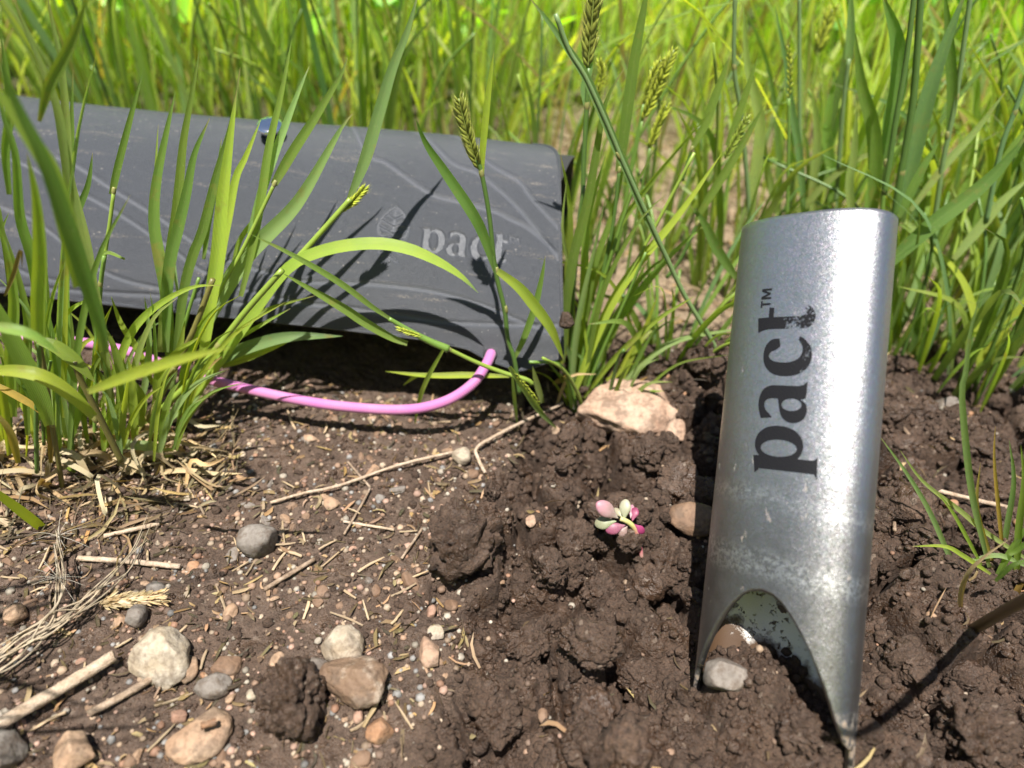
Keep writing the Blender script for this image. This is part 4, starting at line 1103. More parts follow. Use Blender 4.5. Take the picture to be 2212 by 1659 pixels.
# chaff: countless slivers
def chaff(name, n, box, test, lab, ln=(.0014, .006), seed=0, tall=0.0):
    gg = np.random.default_rng(seed); P = scatter(n, *box, test, gg); Z = H(P[:, 0], P[:, 1]); Vs, Fs, Us, Cs = [], [], [], []; o = 0
    for k in range(n):
        a = gg.uniform(0, math.pi * 2); l = gg.uniform(*ln) * gg.choice([.5, .8, 1, 1.4]); w = gg.uniform(.0002, .0007)
        d_ = np.array([math.cos(a), math.sin(a), gg.uniform(-.15, .3 + tall)]); c0 = np.array([P[k, 0], P[k, 1], Z[k] + .0001 + gg.uniform(0, .0009)])
        cv = gg.normal(0, .25) * l
        pp = [c0, c0 + d_ * l * .5 + np.array([-d_[1], d_[0], .4]) * cv * .5, c0 + d_ * l]
        v, f, u, c = ribbon(pp, w * 2, 't', twist=gg.uniform(-1.2, 1.2), fold=.5, face=(0, 0, 1), n=4, ac=2, base=.8, peak=.6)
        Vs.append(v); Fs.append(f + o); o += len(v); Us.append(u); Cs.append(c * gg.choice([.15, .25, .4, .6, .9]) * np.array([1, gg.uniform(.82, 1), gg.uniform(.65, 1)]))
    ob = mobj(name, np.vstack(Vs), np.vstack(Fs), M['straw'], uv=np.vstack(Us), col=np.vstack(Cs)); return setprops(ob, lab, None, None, 'stuff')
chaff('straw_litter', 1500, (-.21, .02, .066, .235), lambda x, y: (dug(x, y) < .5) & in_view(x, y), 'slivers of dry straw on the trodden soil', seed=1)
chaff('straw_litter', 620, (-.21, -.09, .13, .225), lambda x, y: (np.hypot((x + .15) / .055, (y - .175) / .035) < 1) & in_view(x, y), 'thatch of dry leaf bases under the left tuft', (.004, .016), 2, .35)
chaff('straw_litter', 260, (-.02, .225, .07, .27), lambda x, y: (dug(x, y) > .5) & in_view(x, y), 'root hairs and straw bits in the dug soil', (.002, .007), 3, .5)
chaff('straw_litter', 2600, (-.02, .30, .27, .55), lambda x, y: x > -1, 'pale dry thatch on the ground behind', (.006, .022), 4, .3)
gg = np.random.default_rng(17)
sh = []
for k in range(6):
    l = 1.0; v, f, u, c = tube([(-.5, 0, 0), (-.1, .03 * (k - 2), .02), (.5, 0, 0)], [.07, .08, .06], n=7, sides=6, col=np.array([.44, .33, .22]) * (.7 + .1 * k), jitter=.12, seed=k)
    me = make_mesh('straw_piece', v, fixf(f), u, c); me.materials.append(M['straw']); sh.append(me)
P = scatter(64, -.19, .0, .072, .22, lambda x, y: (dug(x, y) < .4) & in_view(x, y, 0), gg); Z = H(P[:, 0], P[:, 1])
for k in range(64):
    o = bpy.data.objects.new('straw_piece', sh[k % 6]); COL.objects.link(o); l = gg.uniform(.004, .011)
    o.location = (*P[k], Z[k] + .0009); o.rotation_euler = (gg.uniform(0, 3), gg.uniform(-.15, .15), gg.uniform(0, 6.3)); o.scale = (l, gg.uniform(.0035, .0075), .0045)
    setprops(o, 'short broken bit of brown straw on the trodden soil', 'straw', 'broken bits of straw')

# ------------------------------------------------------------------ the succulent sprig
def sprig():
    base = gnd(1384, 1196)
    y0 = base[1] - .0035; up_ = lambda x, y, k=.25: upright(x, y, y0 - .25 * base[2], k)
    root = thing('succulent_sprig', 'tiny pink and green succulent sprig on the dark soil', 'succulent', base)
    st = [up_(1386, 1204), up_(1382, 1178), up_(1374, 1148), up_(1360, 1130), up_(1340, 1120)]
    V, F, U, C = tube(st, [.0007, .0007, .0008, .0009, .0008], n=26, sides=8, col=np.array([(.42, .28, .22), (.55, .12, .18), (.55, .16, .20), (.40, .40, .14), (.45, .42, .2)])); mobj('stem', V, fixf(F), M['succ'], root, uv=U, col=C)
    L = [((1336, 1120), (1288, 1086), 36, (.40, .34, .22), (.46, .20, .21), .0, -.2), ((1332, 1126), (1284, 1132), 30, (.28, .32, .14), (.32, .30, .16), .1, -.1), ((1348, 1124), (1352, 1078), 27, (.36, .38, .19), (.42, .38, .23), .3, .2),
         ((1352, 1134), (1308, 1147), 27, (.36, .15, .17), (.28, .06, .10), -.2, .1), ((1366, 1126), (1373, 1096), 22, (.36, .10, .14), (.28, .04, .09), .3, .3), ((1370, 1132), (1391, 1152), 19, (.40, .06, .14), (.34, .04, .11), .1, 0),
         ((1344, 1118), (1326, 1098), 16, (.36, .34, .17), (.40, .34, .20), .35, 0), ((1356, 1136), (1338, 1158), 20, (.30, .20, .14), (.34, .22, .16), -.3, .2), ((1362, 1120), (1366, 1090), 14, (.50, .34, .28), (.55, .25, .28), .5, -.1)]
    for a, b, w, c0, c1, kk, tw in L:
        A = up_(*a); B = up_(*b, .25 + kk); d = proj(A)[2]; ax = norm(B - A); ln = np.linalg.norm(B - A); fc = norm(CPOS - A); S = norm(np.cross(ax, fc)); N = np.cross(S, ax)
        S, N = S * math.cos(tw) + N * math.sin(tw), N * math.cos(tw) - S * math.sin(tw)
        V, F = ico(3); t = (V[:, 2] + 1) / 2
        prof = np.sqrt(np.clip(1 - V[:, 2] ** 2, 0, 1)); taper = .25 + .75 * sstep(0, .62, t)
        r = w / 2 / FPX * d
        W = A + ax * (t * ln)[:, None] + S * (V[:, 0] * taper * r)[:, None] + N * (V[:, 1] * taper * r * .42 + .12 * ln * t * (1 - t))[:, None]
        mobj('leaf', W, F, M['succ'], root, uv=np.stack([V[:, 0], t], -1), col=np.array([.72, .74, .92]) * (np.array(c0) * (1 - t)[:, None] + np.array(c1) * t[:, None]))
sprig()
# ------------------------------------------------------------------ grass
def leaf(parent, pts, w, y0, k, code='g', name='leaf_blade', twist=0.0, fold=.35, label=None, ks=None, **kw):
    """pts base to tip in pixels of the photograph, standing on the leaning upright plane y = y0 + k z"""
    n = len(pts)
    P = [upright(p[0], p[1], y0, k if ks is None else k + (ks - k) * q / (n - 1)) for q, p in enumerate(pts)]
    d = proj(P[n // 2])[2]
    V, F, U, C = ribbon(P, .9 * w / FPX * d, code, twist, fold, n=max(12, 4 * n), **kw)
    o = mobj(name, V, F, M['straw' if code in 'to' else 'grass'], parent, uv=U, col=C)
    if label: o['label'] = label
    return o
STEMC = {'c': (.10, .18, .07), 'g': (.115, .20, .035), 'p': (.13, .20, .075), 'd': (.075, .14, .03), 'b': (.19, .27, .04), 'o': (.13, .12, .035), 't': (.34, .26, .15), 'n': (.115, .075, .04)}
def stem(parent, pts, w, y0, k, code='g', nodes=(), ks=None, taper=(1, .8)):
    n = len(pts); P = [upright(p[0], p[1], y0, k if ks is None else k + (ks - k) * q / (n - 1)) for q, p in enumerate(pts)]
    d = proj(P[n // 2])[2]; r = w / 2 / FPX * d
    V, F, U, C = tube(P, [r * taper[0], r * taper[1]], n=6 * n, sides=8, col=np.array(STEMC[code]) * rng.uniform(.88, 1.15))
    o = mobj('stem', V, fixf(F), M['stem'], parent, uv=U, col=C)
    for (x, y) in nodes:   # the swollen joints
        c = upright(x, y, y0, k); ax = norm(P[-1] - P[0]); V, F, U, C = tube([c - ax * r * 1.5, c - ax * r * .6, c + ax * r * .6, c + ax * r * 1.5], [r * .75, r * .98, r * .96, r * .75], n=8, sides=8, col=np.array([.21, .21, .07]))
        mobj('node', V, fixf(F), M['stem'], parent, uv=U, col=C)
    return o
def ear(parent, pts, w, y0, k, code='b', label=None, awn=1.0, n=13):
    P = catmull([upright(p[0], p[1], y0, k) for p in pts], 24); d = proj(P[10])[2]; R = .86 * w / 2 / FPX * d
    L = np.linalg.norm(np.diff(P, axis=0), axis=1).sum(); T = norm(np.gradient(P, axis=0)); parts = []
    gg = np.random.default_rng(int(abs(pts[0][0] * 7 + pts[0][1])))
    parts.append(tube(P, R * .16, n=20, sides=6, col=(.16, .20, .04)))
    col0 = {'b': (.26, .30, .03), 'g': (.19, .25, .035), 'd': (.16, .18, .03)}[code]
    for row in range(n):
        q = (row + .3) / n; i_ = min(int(q * 23), 22); c = P[i_] + (P[i_ + 1] - P[i_]) * (q * 23 - i_); t = T[i_]
        fc = norm(CPOS - c); S = norm(np.cross(t, fc)); N = np.cross(S, t)
        sz = R * (1.0 if q < .75 else 1.0 - (q - .75) * 2.2) * (.75 + .25 * min(1, q / .15))
        for sdx in (-1, 1):
            for lay in (-1, 0, 1):
                if gg.random() < .10: continue
                out_ = norm(S * sdx * .52 + N * lay * .5 + t * 1.25 + gg.normal(0, .13, 3)); b = c + (S * sdx + N * lay * .6) * R * .12 + t * (L / n) * (.5 if sdx > 0 else 0)
                ln = sz * gg.uniform(1.3, 1.9)
                v, f, u, cl = tube([b, b + out_ * ln * .35, b + out_ * ln * .7 + t * ln * .04, b + out_ * ln + t * ln * .12], [sz * .09, sz * .27, sz * .20, sz * .015], n=7, sides=6, col=np.array([np.array(col0) * .55, np.array(col0), np.array(col0) * 1.15, np.array(col0) * 1.5]) * gg.uniform(.8, 1.2), cap=False)
                parts.append((v, f, u, cl))
                e = b + out_ * ln; aw = norm(out_ + t * .7) * ln * .55 * awn * gg.uniform(.5, 1.2)
                parts.append(tube([e - out_ * ln * .1, e + aw * .5, e + aw + t * ln * .1], [sz * .03, sz * .012], n=4, sides=3, col=(.36, .36, .10), cap=False))
    v, f, u, c = merge(parts); o = mobj('seed_ear', v, f, M['stem'], parent, uv=u, col=c)
    if label: o['label'] = label
    return o

# the tuft in front at the left ------------------------------------------------
TU = thing('grass_tuft', 'big bright green grass tuft at left, in front of the pouch', 'grass tuft', gnd(260, 960))
Y, K = .192, .28
for a in [  # pts, width, y0, k, code, extra
  ([(240, 860), (215, 690), (195, 600), (170, 510), (150, 390), (125, 240), (100, 167), (53, 57), (20, -30)], 27, .180, .10, 'p', {}),
  ([(85, 262), (97, 215), (110, 177), (155, 90), (190, -10)], 27, .170, .05, 'd', dict(base=.3)),
  ([(225, 800), (205, 650), (187, 533), (158, 420), (147, 370), (143, 267), (133, 140), (117, 67), (98, -30)], 24, .186, .16, 'p', {}),
  ([(225, 760), (215, 700), (167, 550), (133, 450), (90, 333), (40, 233), (-20, 90)], 38, .150, -.05, 'd', {}),
  ([(170, 620), (140, 470), (110, 370), (60, 290), (0, 205), (-60, 130)], 46, .150, -.02, 'g', {}),
  ([(125, 820), (110, 730), (85, 640), (67, 550), (43, 467), (33, 333), (7, 250), (-10, 170)], 25, .175, .05, 'g', {}),
  ([(215, 760), (190, 620), (170, 533), (150, 383), (155, 300), (155, 233), (158, 150)], 19, .190, .22, 'd', {}),
  ([(242, 420), (253, 367), (283, 250), (308, 158)], 17, Y, K, 'd', dict(base=.8, peak=.2)),
  ([(355, 700), (343, 550), (333, 467), (338, 333), (342, 268)], 10, Y, .4, 'g', {}),
  ([(370, 840), (360, 650), (343, 550), (333, 483), (337, 400), (360, 283), (379, 198)], 28, Y, .36, 'd', {}),
  ([(345, 760), (355, 640), (367, 550), (380, 467), (387, 400), (397, 300), (418, 187), (431, 108)], 23, Y, .34, 'd', {}),
  ([(358, 760), (362, 620), (370, 550), (383, 500), (403, 417), (420, 333), (453, 255)], 27, Y, .3, 'd', {}),
  ([(375, 820), (395, 640), (417, 550), (437, 500), (467, 383), (500, 267), (519, 145)], 23, Y, .36, 'd', {}),
  ([(432, 800), (440, 760), (455, 650), (470, 550), (480, 433), (497, 300), (511, 195)], 32, Y, .3, 'b', {}),
  ([(470, 640), (480, 540), (493, 467), (510, 383), (530, 340), (563, 260)], 21, Y, .4, 'b', {}),
  ([(520, 640), (540, 560), (552, 500), (566, 417), (581, 317), (608, 200), (631, 82)], 20, Y, .4, 'g', {}),
  ([(535, 540), (545, 490), (570, 400), (593, 333), (637, 217), (668, 143)], 21, Y, .42, 'p', dict(tipcol=(.5, .5, .35))),
  ([(592, 398), (633, 327), (683, 250), (737, 160), (751, 122)], 24, Y, .4, 'd', dict(base=.7, peak=.2)),
  ([(430, 730), (470, 650), (527, 560), (567, 517), (627, 457), (667, 400), (737, 277), (762, 246)], 40, .196, .36, 'p', dict(peak=.25)),
  ([(752, 436), (787, 350), (814, 260), (847, 150), (880, 67), (905, -20)], 30, .200, .36, 'c', dict(peak=.3, base=.35)),
  ([(380, 900), (450, 820), (540, 690), (620, 582), (700, 541), (800, 526), (880, 537), (950, 567), (1000, 600), (1033, 633)], 30, .198, .30, 'b', dict(peak=.75, base=.35, fold=.15, twist=.25, tipcol=(.2, .3, .12))),
  ([(190, 846), (300, 803), (400, 773), (500, 750)], 30, .150, -.2, 'b', dict(base=.5)),
  ([(-40, 702), (0, 706), (50, 716), (90, 735), (130, 765)], 26, .15, -.1, 'g', {}),
  ([(203, 900), (150, 850), (83, 810), (0, 800), (-60, 812)], 34, .155, -.1, 'b', {}),
  ([(83, 735), (120, 748), (160, 778), (205, 825)], 32, .165, 0, 'g', {}),
  ([(83, 735), (82, 653), (86, 553), (78, 430), (58, 330)], 33, .160, 0, 'b', dict(base=.9, peak=.3)),
  ([(107, 918), (93, 870), (50, 780), (0, 680), (-40, 600)], 42, .160, 0, 'g', {}),
  ([(90, 892), (67, 873), (0, 836), (-50, 815)], 17, .165, 0, 'y', {}),
  ([(110, 745), (130, 696), (160, 663), (207, 640)], 12, .175, .1, 'b', {}),
  ([(217, 880), (253, 793), (273, 740), (300, 696), (350, 653), (417, 620), (478, 616)], 19, .185, .2, 'b', {}),
  ([(312, 918), (300, 900), (303, 860), (283, 815)], 30, .185, .1, 'g', {}),
  ([(400, 818), (450, 770), (567, 700), (628, 666)], 12, .200, .3, 'b', dict(tipcol=(.5, .42, .25))),
  ([(420, 790), (467, 740), (567, 673), (682, 638)], 11, .202, .3, 'g', dict(tipcol=(.5, .42, .25))),
  ([(430, 805), (500, 765), (567, 740), (633, 727), (740, 726)], 30, .204, .25, 'c', {}),
  ([(480, 792), (533, 773), (628, 736)], 17, .205, .25, 'b', {}),
  ([(248, 962), (317, 963), (417, 1000), (483, 1030), (550, 1073), (602, 1105)], 30, .186, -.6, 'p', dict(fold=.2, peak=.5, base=.6)),
  ([(132, 1002), (187, 1020), (250, 1033), (334, 1041)], 24, .176, -.3, 'b', dict(fold=.2, tipcol=(.5, .42, .12))),
  ([(-20, 1055), (40, 1100), (90, 1140), (145, 1190)], 22, .150, -.3, 'b', dict(tipcol=(.5, .45, .2))),
  ([(150, 760), (143, 640), (148, 560), (160, 480)], 14, .18, .1, 'g', {}), ([(300, 900), (318, 800), (322, 720), (312, 640)], 16, .19, .2, 'p', {}),
  ([(330, 900), (350, 820), (385, 760), (400, 690)], 22, .19, .2, 'g', {}), ([(255, 900), (262, 820), (246, 750), (222, 700)], 22, .18, .1, 'd', {}),
  ([(30, 900), (22, 780), (30, 660), (18, 560), (-10, 470)], 26, .165, .05, 'g', {}), ([(60, 940), (55, 820), (60, 700), (40, 600), (10, 500)], 20, .17, .1, 'd', {}),
  ([(20, 420), (12, 330), (20, 250), (14, 160), (0, 60)], 20, .17, .1, 'g', {}), ([(160, 560), (165, 470), (190, 400), (200, 330)], 16, .19, .3, 'd', {}),
  ([(330, 830), (300, 760), (262, 700), (240, 640)], 16, .19, .2, 'b', {}), ([(110, 1000), (105, 900), (70, 830), (60, 760)], 16, .17, 0, 'o', dict()),
  ([(345, 905), (380, 850), (440, 800), (480, 770)], 20, .195, .2, 'o', {}), ([(40, 1000), (20, 930), (-20, 880)], 18, .16, 0, 'y', {}),
  ([(335, 860), (345, 805), (385, 760), (430, 728)], 22, .19, .1, 'b', {}), ([(290, 960), (330, 930), (390, 885), (440, 850)], 20, .19, .1, 'p', {}),
  ([(235, 960), (260, 900), (275, 840), (265, 770)], 18, .185, .1, 'g', {}), ([(150, 960), (172, 880), (178, 800), (160, 730)], 18, .18, .05, 'g', {}),
  ([(190, 960), (180, 880), (200, 800), (240, 740)], 14, .18, .1, 'd', {}), ([(10, 640), (30, 590), (45, 540), (48, 580)], 10, .165, 0, 'o', {}),
  ([(440, 560), (452, 470), (470, 380), (478, 300)], 14, .195, .38, 'd', {}), ([(385, 640), (375, 560), (378, 500), (372, 430)], 9, .195, .4, 'p', {}),
  ([(500, 600), (518, 520), (560, 460), (575, 415)], 12, .2, .4, 'g', {}), ([(270, 560), (232, 545), (212, 560), (196, 600)], 9, .19, .3, 'g', {}),
]:
    leaf(TU, a[0], a[1], a[2], a[3], a[4], **a[5])
for a in [([(205, 960), (215, 660), (227, 550), (237, 483), (246, 413)], 10, Y, K, 'b', [(246, 412)]),
          ([(440, 740), (470, 640), (517, 553), (547, 493), (593, 397)], 10, Y, .38, 'b', [(593, 397)]),
          ([(430, 850), (480, 760), (560, 640), (640, 560), (735, 455), (757, 430)], 14, .2, .34, 'b', [(605, 598)]),
          ([(260, 995), (293, 945), (333, 893), (400, 836), (473, 746), (533, 670), (610, 583)], 15, .19, .22, 'b', [(473, 746)]),
          ([(283, 965), (310, 920), (343, 863), (377, 796), (417, 716), (460, 603)], 14, .19, .2, 'o', [(377, 796)]),
          ([(262, 995), (233, 936), (200, 870), (172, 815), (160, 780)], 15, .165, 0, 'o', [(205, 903)]),
          ([(205, 1003), (205, 903), (207, 786), (210, 700), (217, 613), (225, 553)], 10, .185, .15, 'g', [(210, 702), (217, 613)]),
          ([(137, 1065), (127, 1003), (113, 920), (97, 803), (83, 736)], 12, .168, 0, 'o', [(113, 916)]),
          ([(80, 1020), (78, 900), (85, 800), (83, 735)], 11, .165, 0, 'd', [(83, 735)]), ([(160, 1000), (155, 930), (160, 850)], 9, .175, .05, 'g', []),
          ([(370, 860), (385, 760), (405, 680), (430, 600)], 9, .195, .3, 'g', []), ([(95, 960), (92, 860), (110, 780)], 8, .17, 0, 'g', [])]:
    stem(TU, a[0], a[1], a[2], a[3], a[4], a[5])
ear(TU, [(733, 458), (765, 432), (789, 405)], 26, .2, .36, 'b', 'young yellow green ear half out of its sheath')
g_ = np.random.default_rng(61)
for k in range(64):   # the crowd of short blades low in the tuft
    x0, yb = g_.uniform(-30, 400), g_.uniform(860, 1000); l = g_.uniform(110, 300); lean = g_.normal((x0 - 190) * .35, 60); y0 = .192 - (yb - 900) * .00022
    leaf(TU, [(x0, yb), (x0 + lean * .2, yb - l * .4), (x0 + lean * .6, yb - l * .75), (x0 + lean * 1.15, yb - l * g_.uniform(.85, 1.0))], g_.uniform(8, 20), y0, g_.uniform(-.1, .25), 'gbpgdb'[k % 6], twist=g_.normal(0, .5), curl=g_.normal(0, .5))
for k in range(17):   # taller blades crowding the left edge
    x0, yb = g_.uniform(-90, 170), g_.uniform(860, 980); l = g_.uniform(330, 820); lean = g_.normal((x0 - 60) * .45 - 10, 70); y0 = .178 - (yb - 900) * .0002
    leaf(TU, [(x0, yb), (x0 + lean * .15, yb - l * .4), (x0 + lean * .5, yb - l * .75), (x0 + lean * 1.05, yb - l)], g_.uniform(12, 26), y0, g_.uniform(-.05, .2), 'pgbdgp'[k % 6], twist=g_.normal(0, .4), curl=g_.normal(0, .4))
# limp dry leaves round its foot
gg = np.random.default_rng(21)
for k in range(74):
    x, y = gg.uniform(-20, 420), gg.uniform(930, 1060); p = gnd(x, y); a = gg.uniform(0, 6.3); l = gg.uniform(.012, .034)
    d_ = np.array([math.cos(a), math.sin(a) * .6, 0]); h_ = gg.uniform(.002, .014)
    pp = [p + np.array([0, 0, .0005]), p + d_ * l * .35 + np.array([0, 0, h_]), p + d_ * l * .75 + np.array([gg.normal(0, .004), gg.normal(0, .003), h_ * gg.uniform(.3, 1.1)]), p + d_ * l + np.array([gg.normal(0, .006), gg.normal(0, .004), .0015])]
    V, F, U, C = ribbon(pp, gg.uniform(.0009, .0026), 't', twist=gg.uniform(-1.4, 1.4), curl=gg.normal(0, 1.2), fold=.5, n=14, ac=2, base=.8)
    mobj('dry_leaf', V, F, M['straw'], TU, uv=U, col=C * gg.uniform(.7, 1.4))

# stalk with the ear in front of the pouch ------------------------------------------
ST = thing('grass_stalk', 'slender grass stalk with a bristly ear standing before the pouch corner', 'grass stalk', gnd(1120, 850))
Y, K = .214, .10
stem(ST, [(1122, 850), (1118, 820), (1110, 773), (1097, 733), (1090, 670), (1070, 583), (1057, 467), (1040, 373), (1030, 345)], 11, Y, K, 'd', [(1073, 584), (1040, 374), (1092, 668)])
ear(ST, [(1034, 365), (1020, 320), (1005, 270), (991, 213)], 42, Y, K, 'd', 'olive green bristly ear with pale awns', 1.1, 15)
leaf(ST, [(1040, 376), (1042, 330), (1055, 200), (1067, 110)], 17, Y, K, 'b', base=.8)
leaf(ST, [(1072, 586), (1045, 510), (1020, 460), (960, 370), (920, 310), (897, 255)], 28, Y, K, 'd', ks=.0)
leaf(ST, [(1075, 585), (1120, 620), (1150, 655), (1190, 710), (1218, 778)], 27, Y, -.05, 'b')
leaf(ST, [(1112, 772), (1130, 735), (1155, 665), (1170, 600), (1178, 553)], 17, Y, K, 'g')
leaf(ST, [(1100, 792), (1137, 846), (1167, 890), (1207, 930)], 16, Y, -.4, 'p')
ear(ST, [(1112, 806), (1140, 840), (1166, 872)], 13, Y - .002, -.35, 'b', 'small green ear bent to the ground', .5, 9)
leaf(ST, [(1172, 870), (1160, 830), (1150, 790)], 15, Y, 0, 'p')
leaf(ST, [(1107, 815), (1112, 870), (1118, 922)], 9, Y, -.3, 'p')
# stems lying across the pouch's lower edge
SL = thing('grass_stalk', 'slanting grass stalk lying across the lower edge of the pouch', 'grass stalk', gnd(1137, 830))
Y, K = .213, -.15
stem(SL, [(1150, 830), (1137, 820), (1090, 806), (1030, 783), (967, 753)], 11, Y, K, 'b', [(967, 753)])
stem(SL, [(968, 754), (930, 738), (887, 716), (840, 688)], 19, Y, K, 'g', taper=(1, .5))
leaf(SL, [(845, 690), (804, 663), (737, 613), (640, 555), (540, 505)], 15, Y, K, 'd')
leaf(SL, [(880, 742), (847, 730), (787, 696), (737, 663), (610, 590)], 22, Y, K, 'g')
ear(SL, [(912, 727), (886, 719), (858, 710)], 16, Y - .003, K, 'b', 'small lime green ear', .7, 9)
leaf(SL, [(1100, 813), (1010, 810), (923, 811), (832, 802)], 15, .214, 0, 'b', base=.4)
leaf(SL, [(925, 811), (900, 812), (870, 833)], 9, .214, 0, 'b')
leaf(SL, [(957, 756), (927, 810), (907, 860), (895, 922)], 11, .212, -.2, 'b', tipcol=(.5, .45, .3))

# tuft right of the pouch ----------------------------------------------------------------
TR = thing('grass_tuft', 'tall grass tuft with yellow green ears, right of the pouch end', 'grass tuft', gnd(1250, 850))
Y, K = .236, .12
leaf(TR, [(1437, 550), (1387, 450), (1354, 367), (1337, 333), (1310, 267), (1284, 207), (1264, 163), (1230, 110), (1187, 50), (1140, -10)], 22, Y, .05, 'c', base=.6, peak=.6)
stem(TR, [(1565, 800), (1540, 740), (1480, 640), (1437, 550), (1400, 470), (1350, 360), (1310, 265), (1264, 165), (1230, 110), (1200, 30)], 12, Y, .05, 'p', [(1336, 335)])
ear(TR, [(1270, 147), (1274, 90), (1280, 30), (1284, -20)], 46, .25, K, 'd', 'olive ear reaching out of the top of the picture', 1.1, 14)
leaf(TR, [(1268, 226), (1263, 190), (1272, 150), (1280, 100)], 20, .25, K, 'c', base=.9)
stem(TR, [(1232, 850), (1232, 800), (1235, 680), (1245, 550), (1258, 430), (1262, 330), (1268, 225), (1272, 147)], 12, .25, K, 'd', [(1268, 228), (1240, 610)])
leaf(TR, [(1338, 370), (1347, 300), (1370, 133), (1394, 0), (1404, -60)], 27, .245, K, 'd', base=.8)
stem(TR, [(1245, 850), (1255, 820), (1275, 720), (1300, 600), (1325, 480), (1338, 365)], 9, .245, K, 'd', [(1338, 367)])
leaf(TR, [(1215, 780), (1225, 650), (1240, 550), (1270, 433), (1290, 317), (1310, 217), (1350, 145)], 24, .232, K, 'd')
for p, w in (([(1387, 262), (1420, 190), (1456, 108)], 33), ([(1404, 320), (1420, 275), (1440, 228)], 28), ([(1390, 225), (1408, 170), (1428, 130)], 24)):
    ear(TR, p, w, .285, .1, 'b', 'bright yellow green ear'); stem(TR, [(p[0][0] - 60, p[0][1] + 330), (p[0][0] - 30, p[0][1] + 150), p[0]], 7, .285, .1, 'g')
ear(TR, [(1290, 205), (1300, 165), (1294, 130)], 22, .29, .1, 'b')
HG = [((1225, 850), (1300, 560), (1400, 400), (1540, 235), 22, 'g'), ((1240, 850), (1290, 680), (1340, 480), (1420, 310), 18, 'd'), ((1235, 860), (1330, 640), (1470, 460), (1560, 330), 24, 'b'), ((1250, 850), (1330, 700), (1440, 560), (1530, 480), 20, 'g'),
      ((1230, 850), (1225, 640), (1232, 460), (1210, 330), 20, 'g'), ((1215, 850), (1212, 700), (1228, 560), (1230, 420), 16, 'b'), ((1240, 850), (1262, 640), (1270, 480), (1310, 330), 26, 'g'), ((1255, 860), (1310, 720), (1385, 600), (1450, 545), 18, 'g'),
      ((1260, 860), (1330, 770), (1420, 690), (1500, 640), 16, 'b'), ((1250, 855), (1290, 780), (1350, 660), (1400, 560), 22, 'd'), ((1235, 850), (1250, 700), (1290, 520), (1310, 420), 20, 'p'), ((1260, 850), (1300, 640), (1380, 480), (1440, 420), 14, 'd'),
      ((1245, 850), (1280, 600), (1330, 440), (1360, 260), 18, 'g'), ((1265, 860), (1340, 800), (1390, 720), (1420, 640), 22, 'b'), ((1240, 850), (1236, 620), (1216, 500), (1225, 380), 14, 'p'), ((1270, 860), (1360, 790), (1470, 730), (1560, 745), 14, 'g')]
for a in HG:
    q = rng.uniform(.228, .262); leaf(TR, a[:4], a[4], q, rng.uniform(0, .2), a[5], twist=rng.uniform(-.7, .7), curl=rng.normal(0, .5))
for a in [((1240, 855), (1275, 700), (1330, 520), (1370, 400), 9, 'g'), ((1250, 855), (1310, 690), (1410, 500), (1500, 330), 9, 'b'), ((1230, 855), (1238, 640), (1250, 480), (1262, 400), 9, 'd'), ((1260, 860), (1300, 760), (1350, 650), (1395, 545), 8, 'g')]:
    stem(TR, a[:4], a[4], rng.uniform(.232, .26), .1, a[5])
leaf(TR, [(1215, 905), (1290, 870), (1340, 845), (1402, 812)], 15, .232, .1, 'o'); leaf(TR, [(1200, 880), (1230, 815), (1290, 808)], 8, .228, 0, 't'); leaf(TR, [(1195, 830), (1225, 812), (1218, 812)], 12, .23, 0, 'o')

def fill_tuft(label, px, py, n, h, w, spread=.016, lean=.3, stems=3, ears=0, codes='ggdbpc', seed=0, group=None, name='grass_tuft', bend=.35, dirx=0.0):
    g_ = np.random.default_rng(seed); c = gnd(px, py) if isinstance(px, (int, float)) and px > 5 else np.array([px, py, float(H(np.array([px]), np.array([py]))[0])])
    root = thing(name, label, 'grass tuft', c, group)
    for k in range(n):
        a = g_.uniform(0, 2 * math.pi); r = spread * math.sqrt(g_.uniform()); b = c + np.array([math.cos(a) * r, math.sin(a) * r, -.002])
        hh = h * g_.uniform(.45, 1.15); ld = np.array([math.cos(a) + dirx, math.sin(a) * .7, 0]) * g_.uniform(.2, 1) * lean * hh + g_.normal(0, .06, 3) * np.array([1, 1, 0]) * hh
        bd = g_.uniform(0, bend)
        P = [b, b + ld * .25 + np.array([0, 0, hh * .38]), b + ld * .65 + np.array([0, 0, hh * (.75 - .05 * bd)]), b + ld * (1.1 + bd) + np.array([0, 0, hh * (1.0 - .45 * bd)])]
        if k < stems:
            V, F, U, C = tube(P, [.0009, .0006], n=16, sides=6, col=np.array(STEMC['gdb'[k % 3]])); mobj('stem', V, fixf(F), M['stem'], root, uv=U, col=C)
        else:
            V, F, U, C = ribbon(P, w * g_.uniform(.55, 1.25), codes[k % len(codes)], twist=g_.uniform(-1.3, 1.3), curl=g_.normal(0, .8), n=14, ac=2, fold=.3); mobj('leaf_blade', V, F, M['grass'], root, uv=U, col=C)
    return root
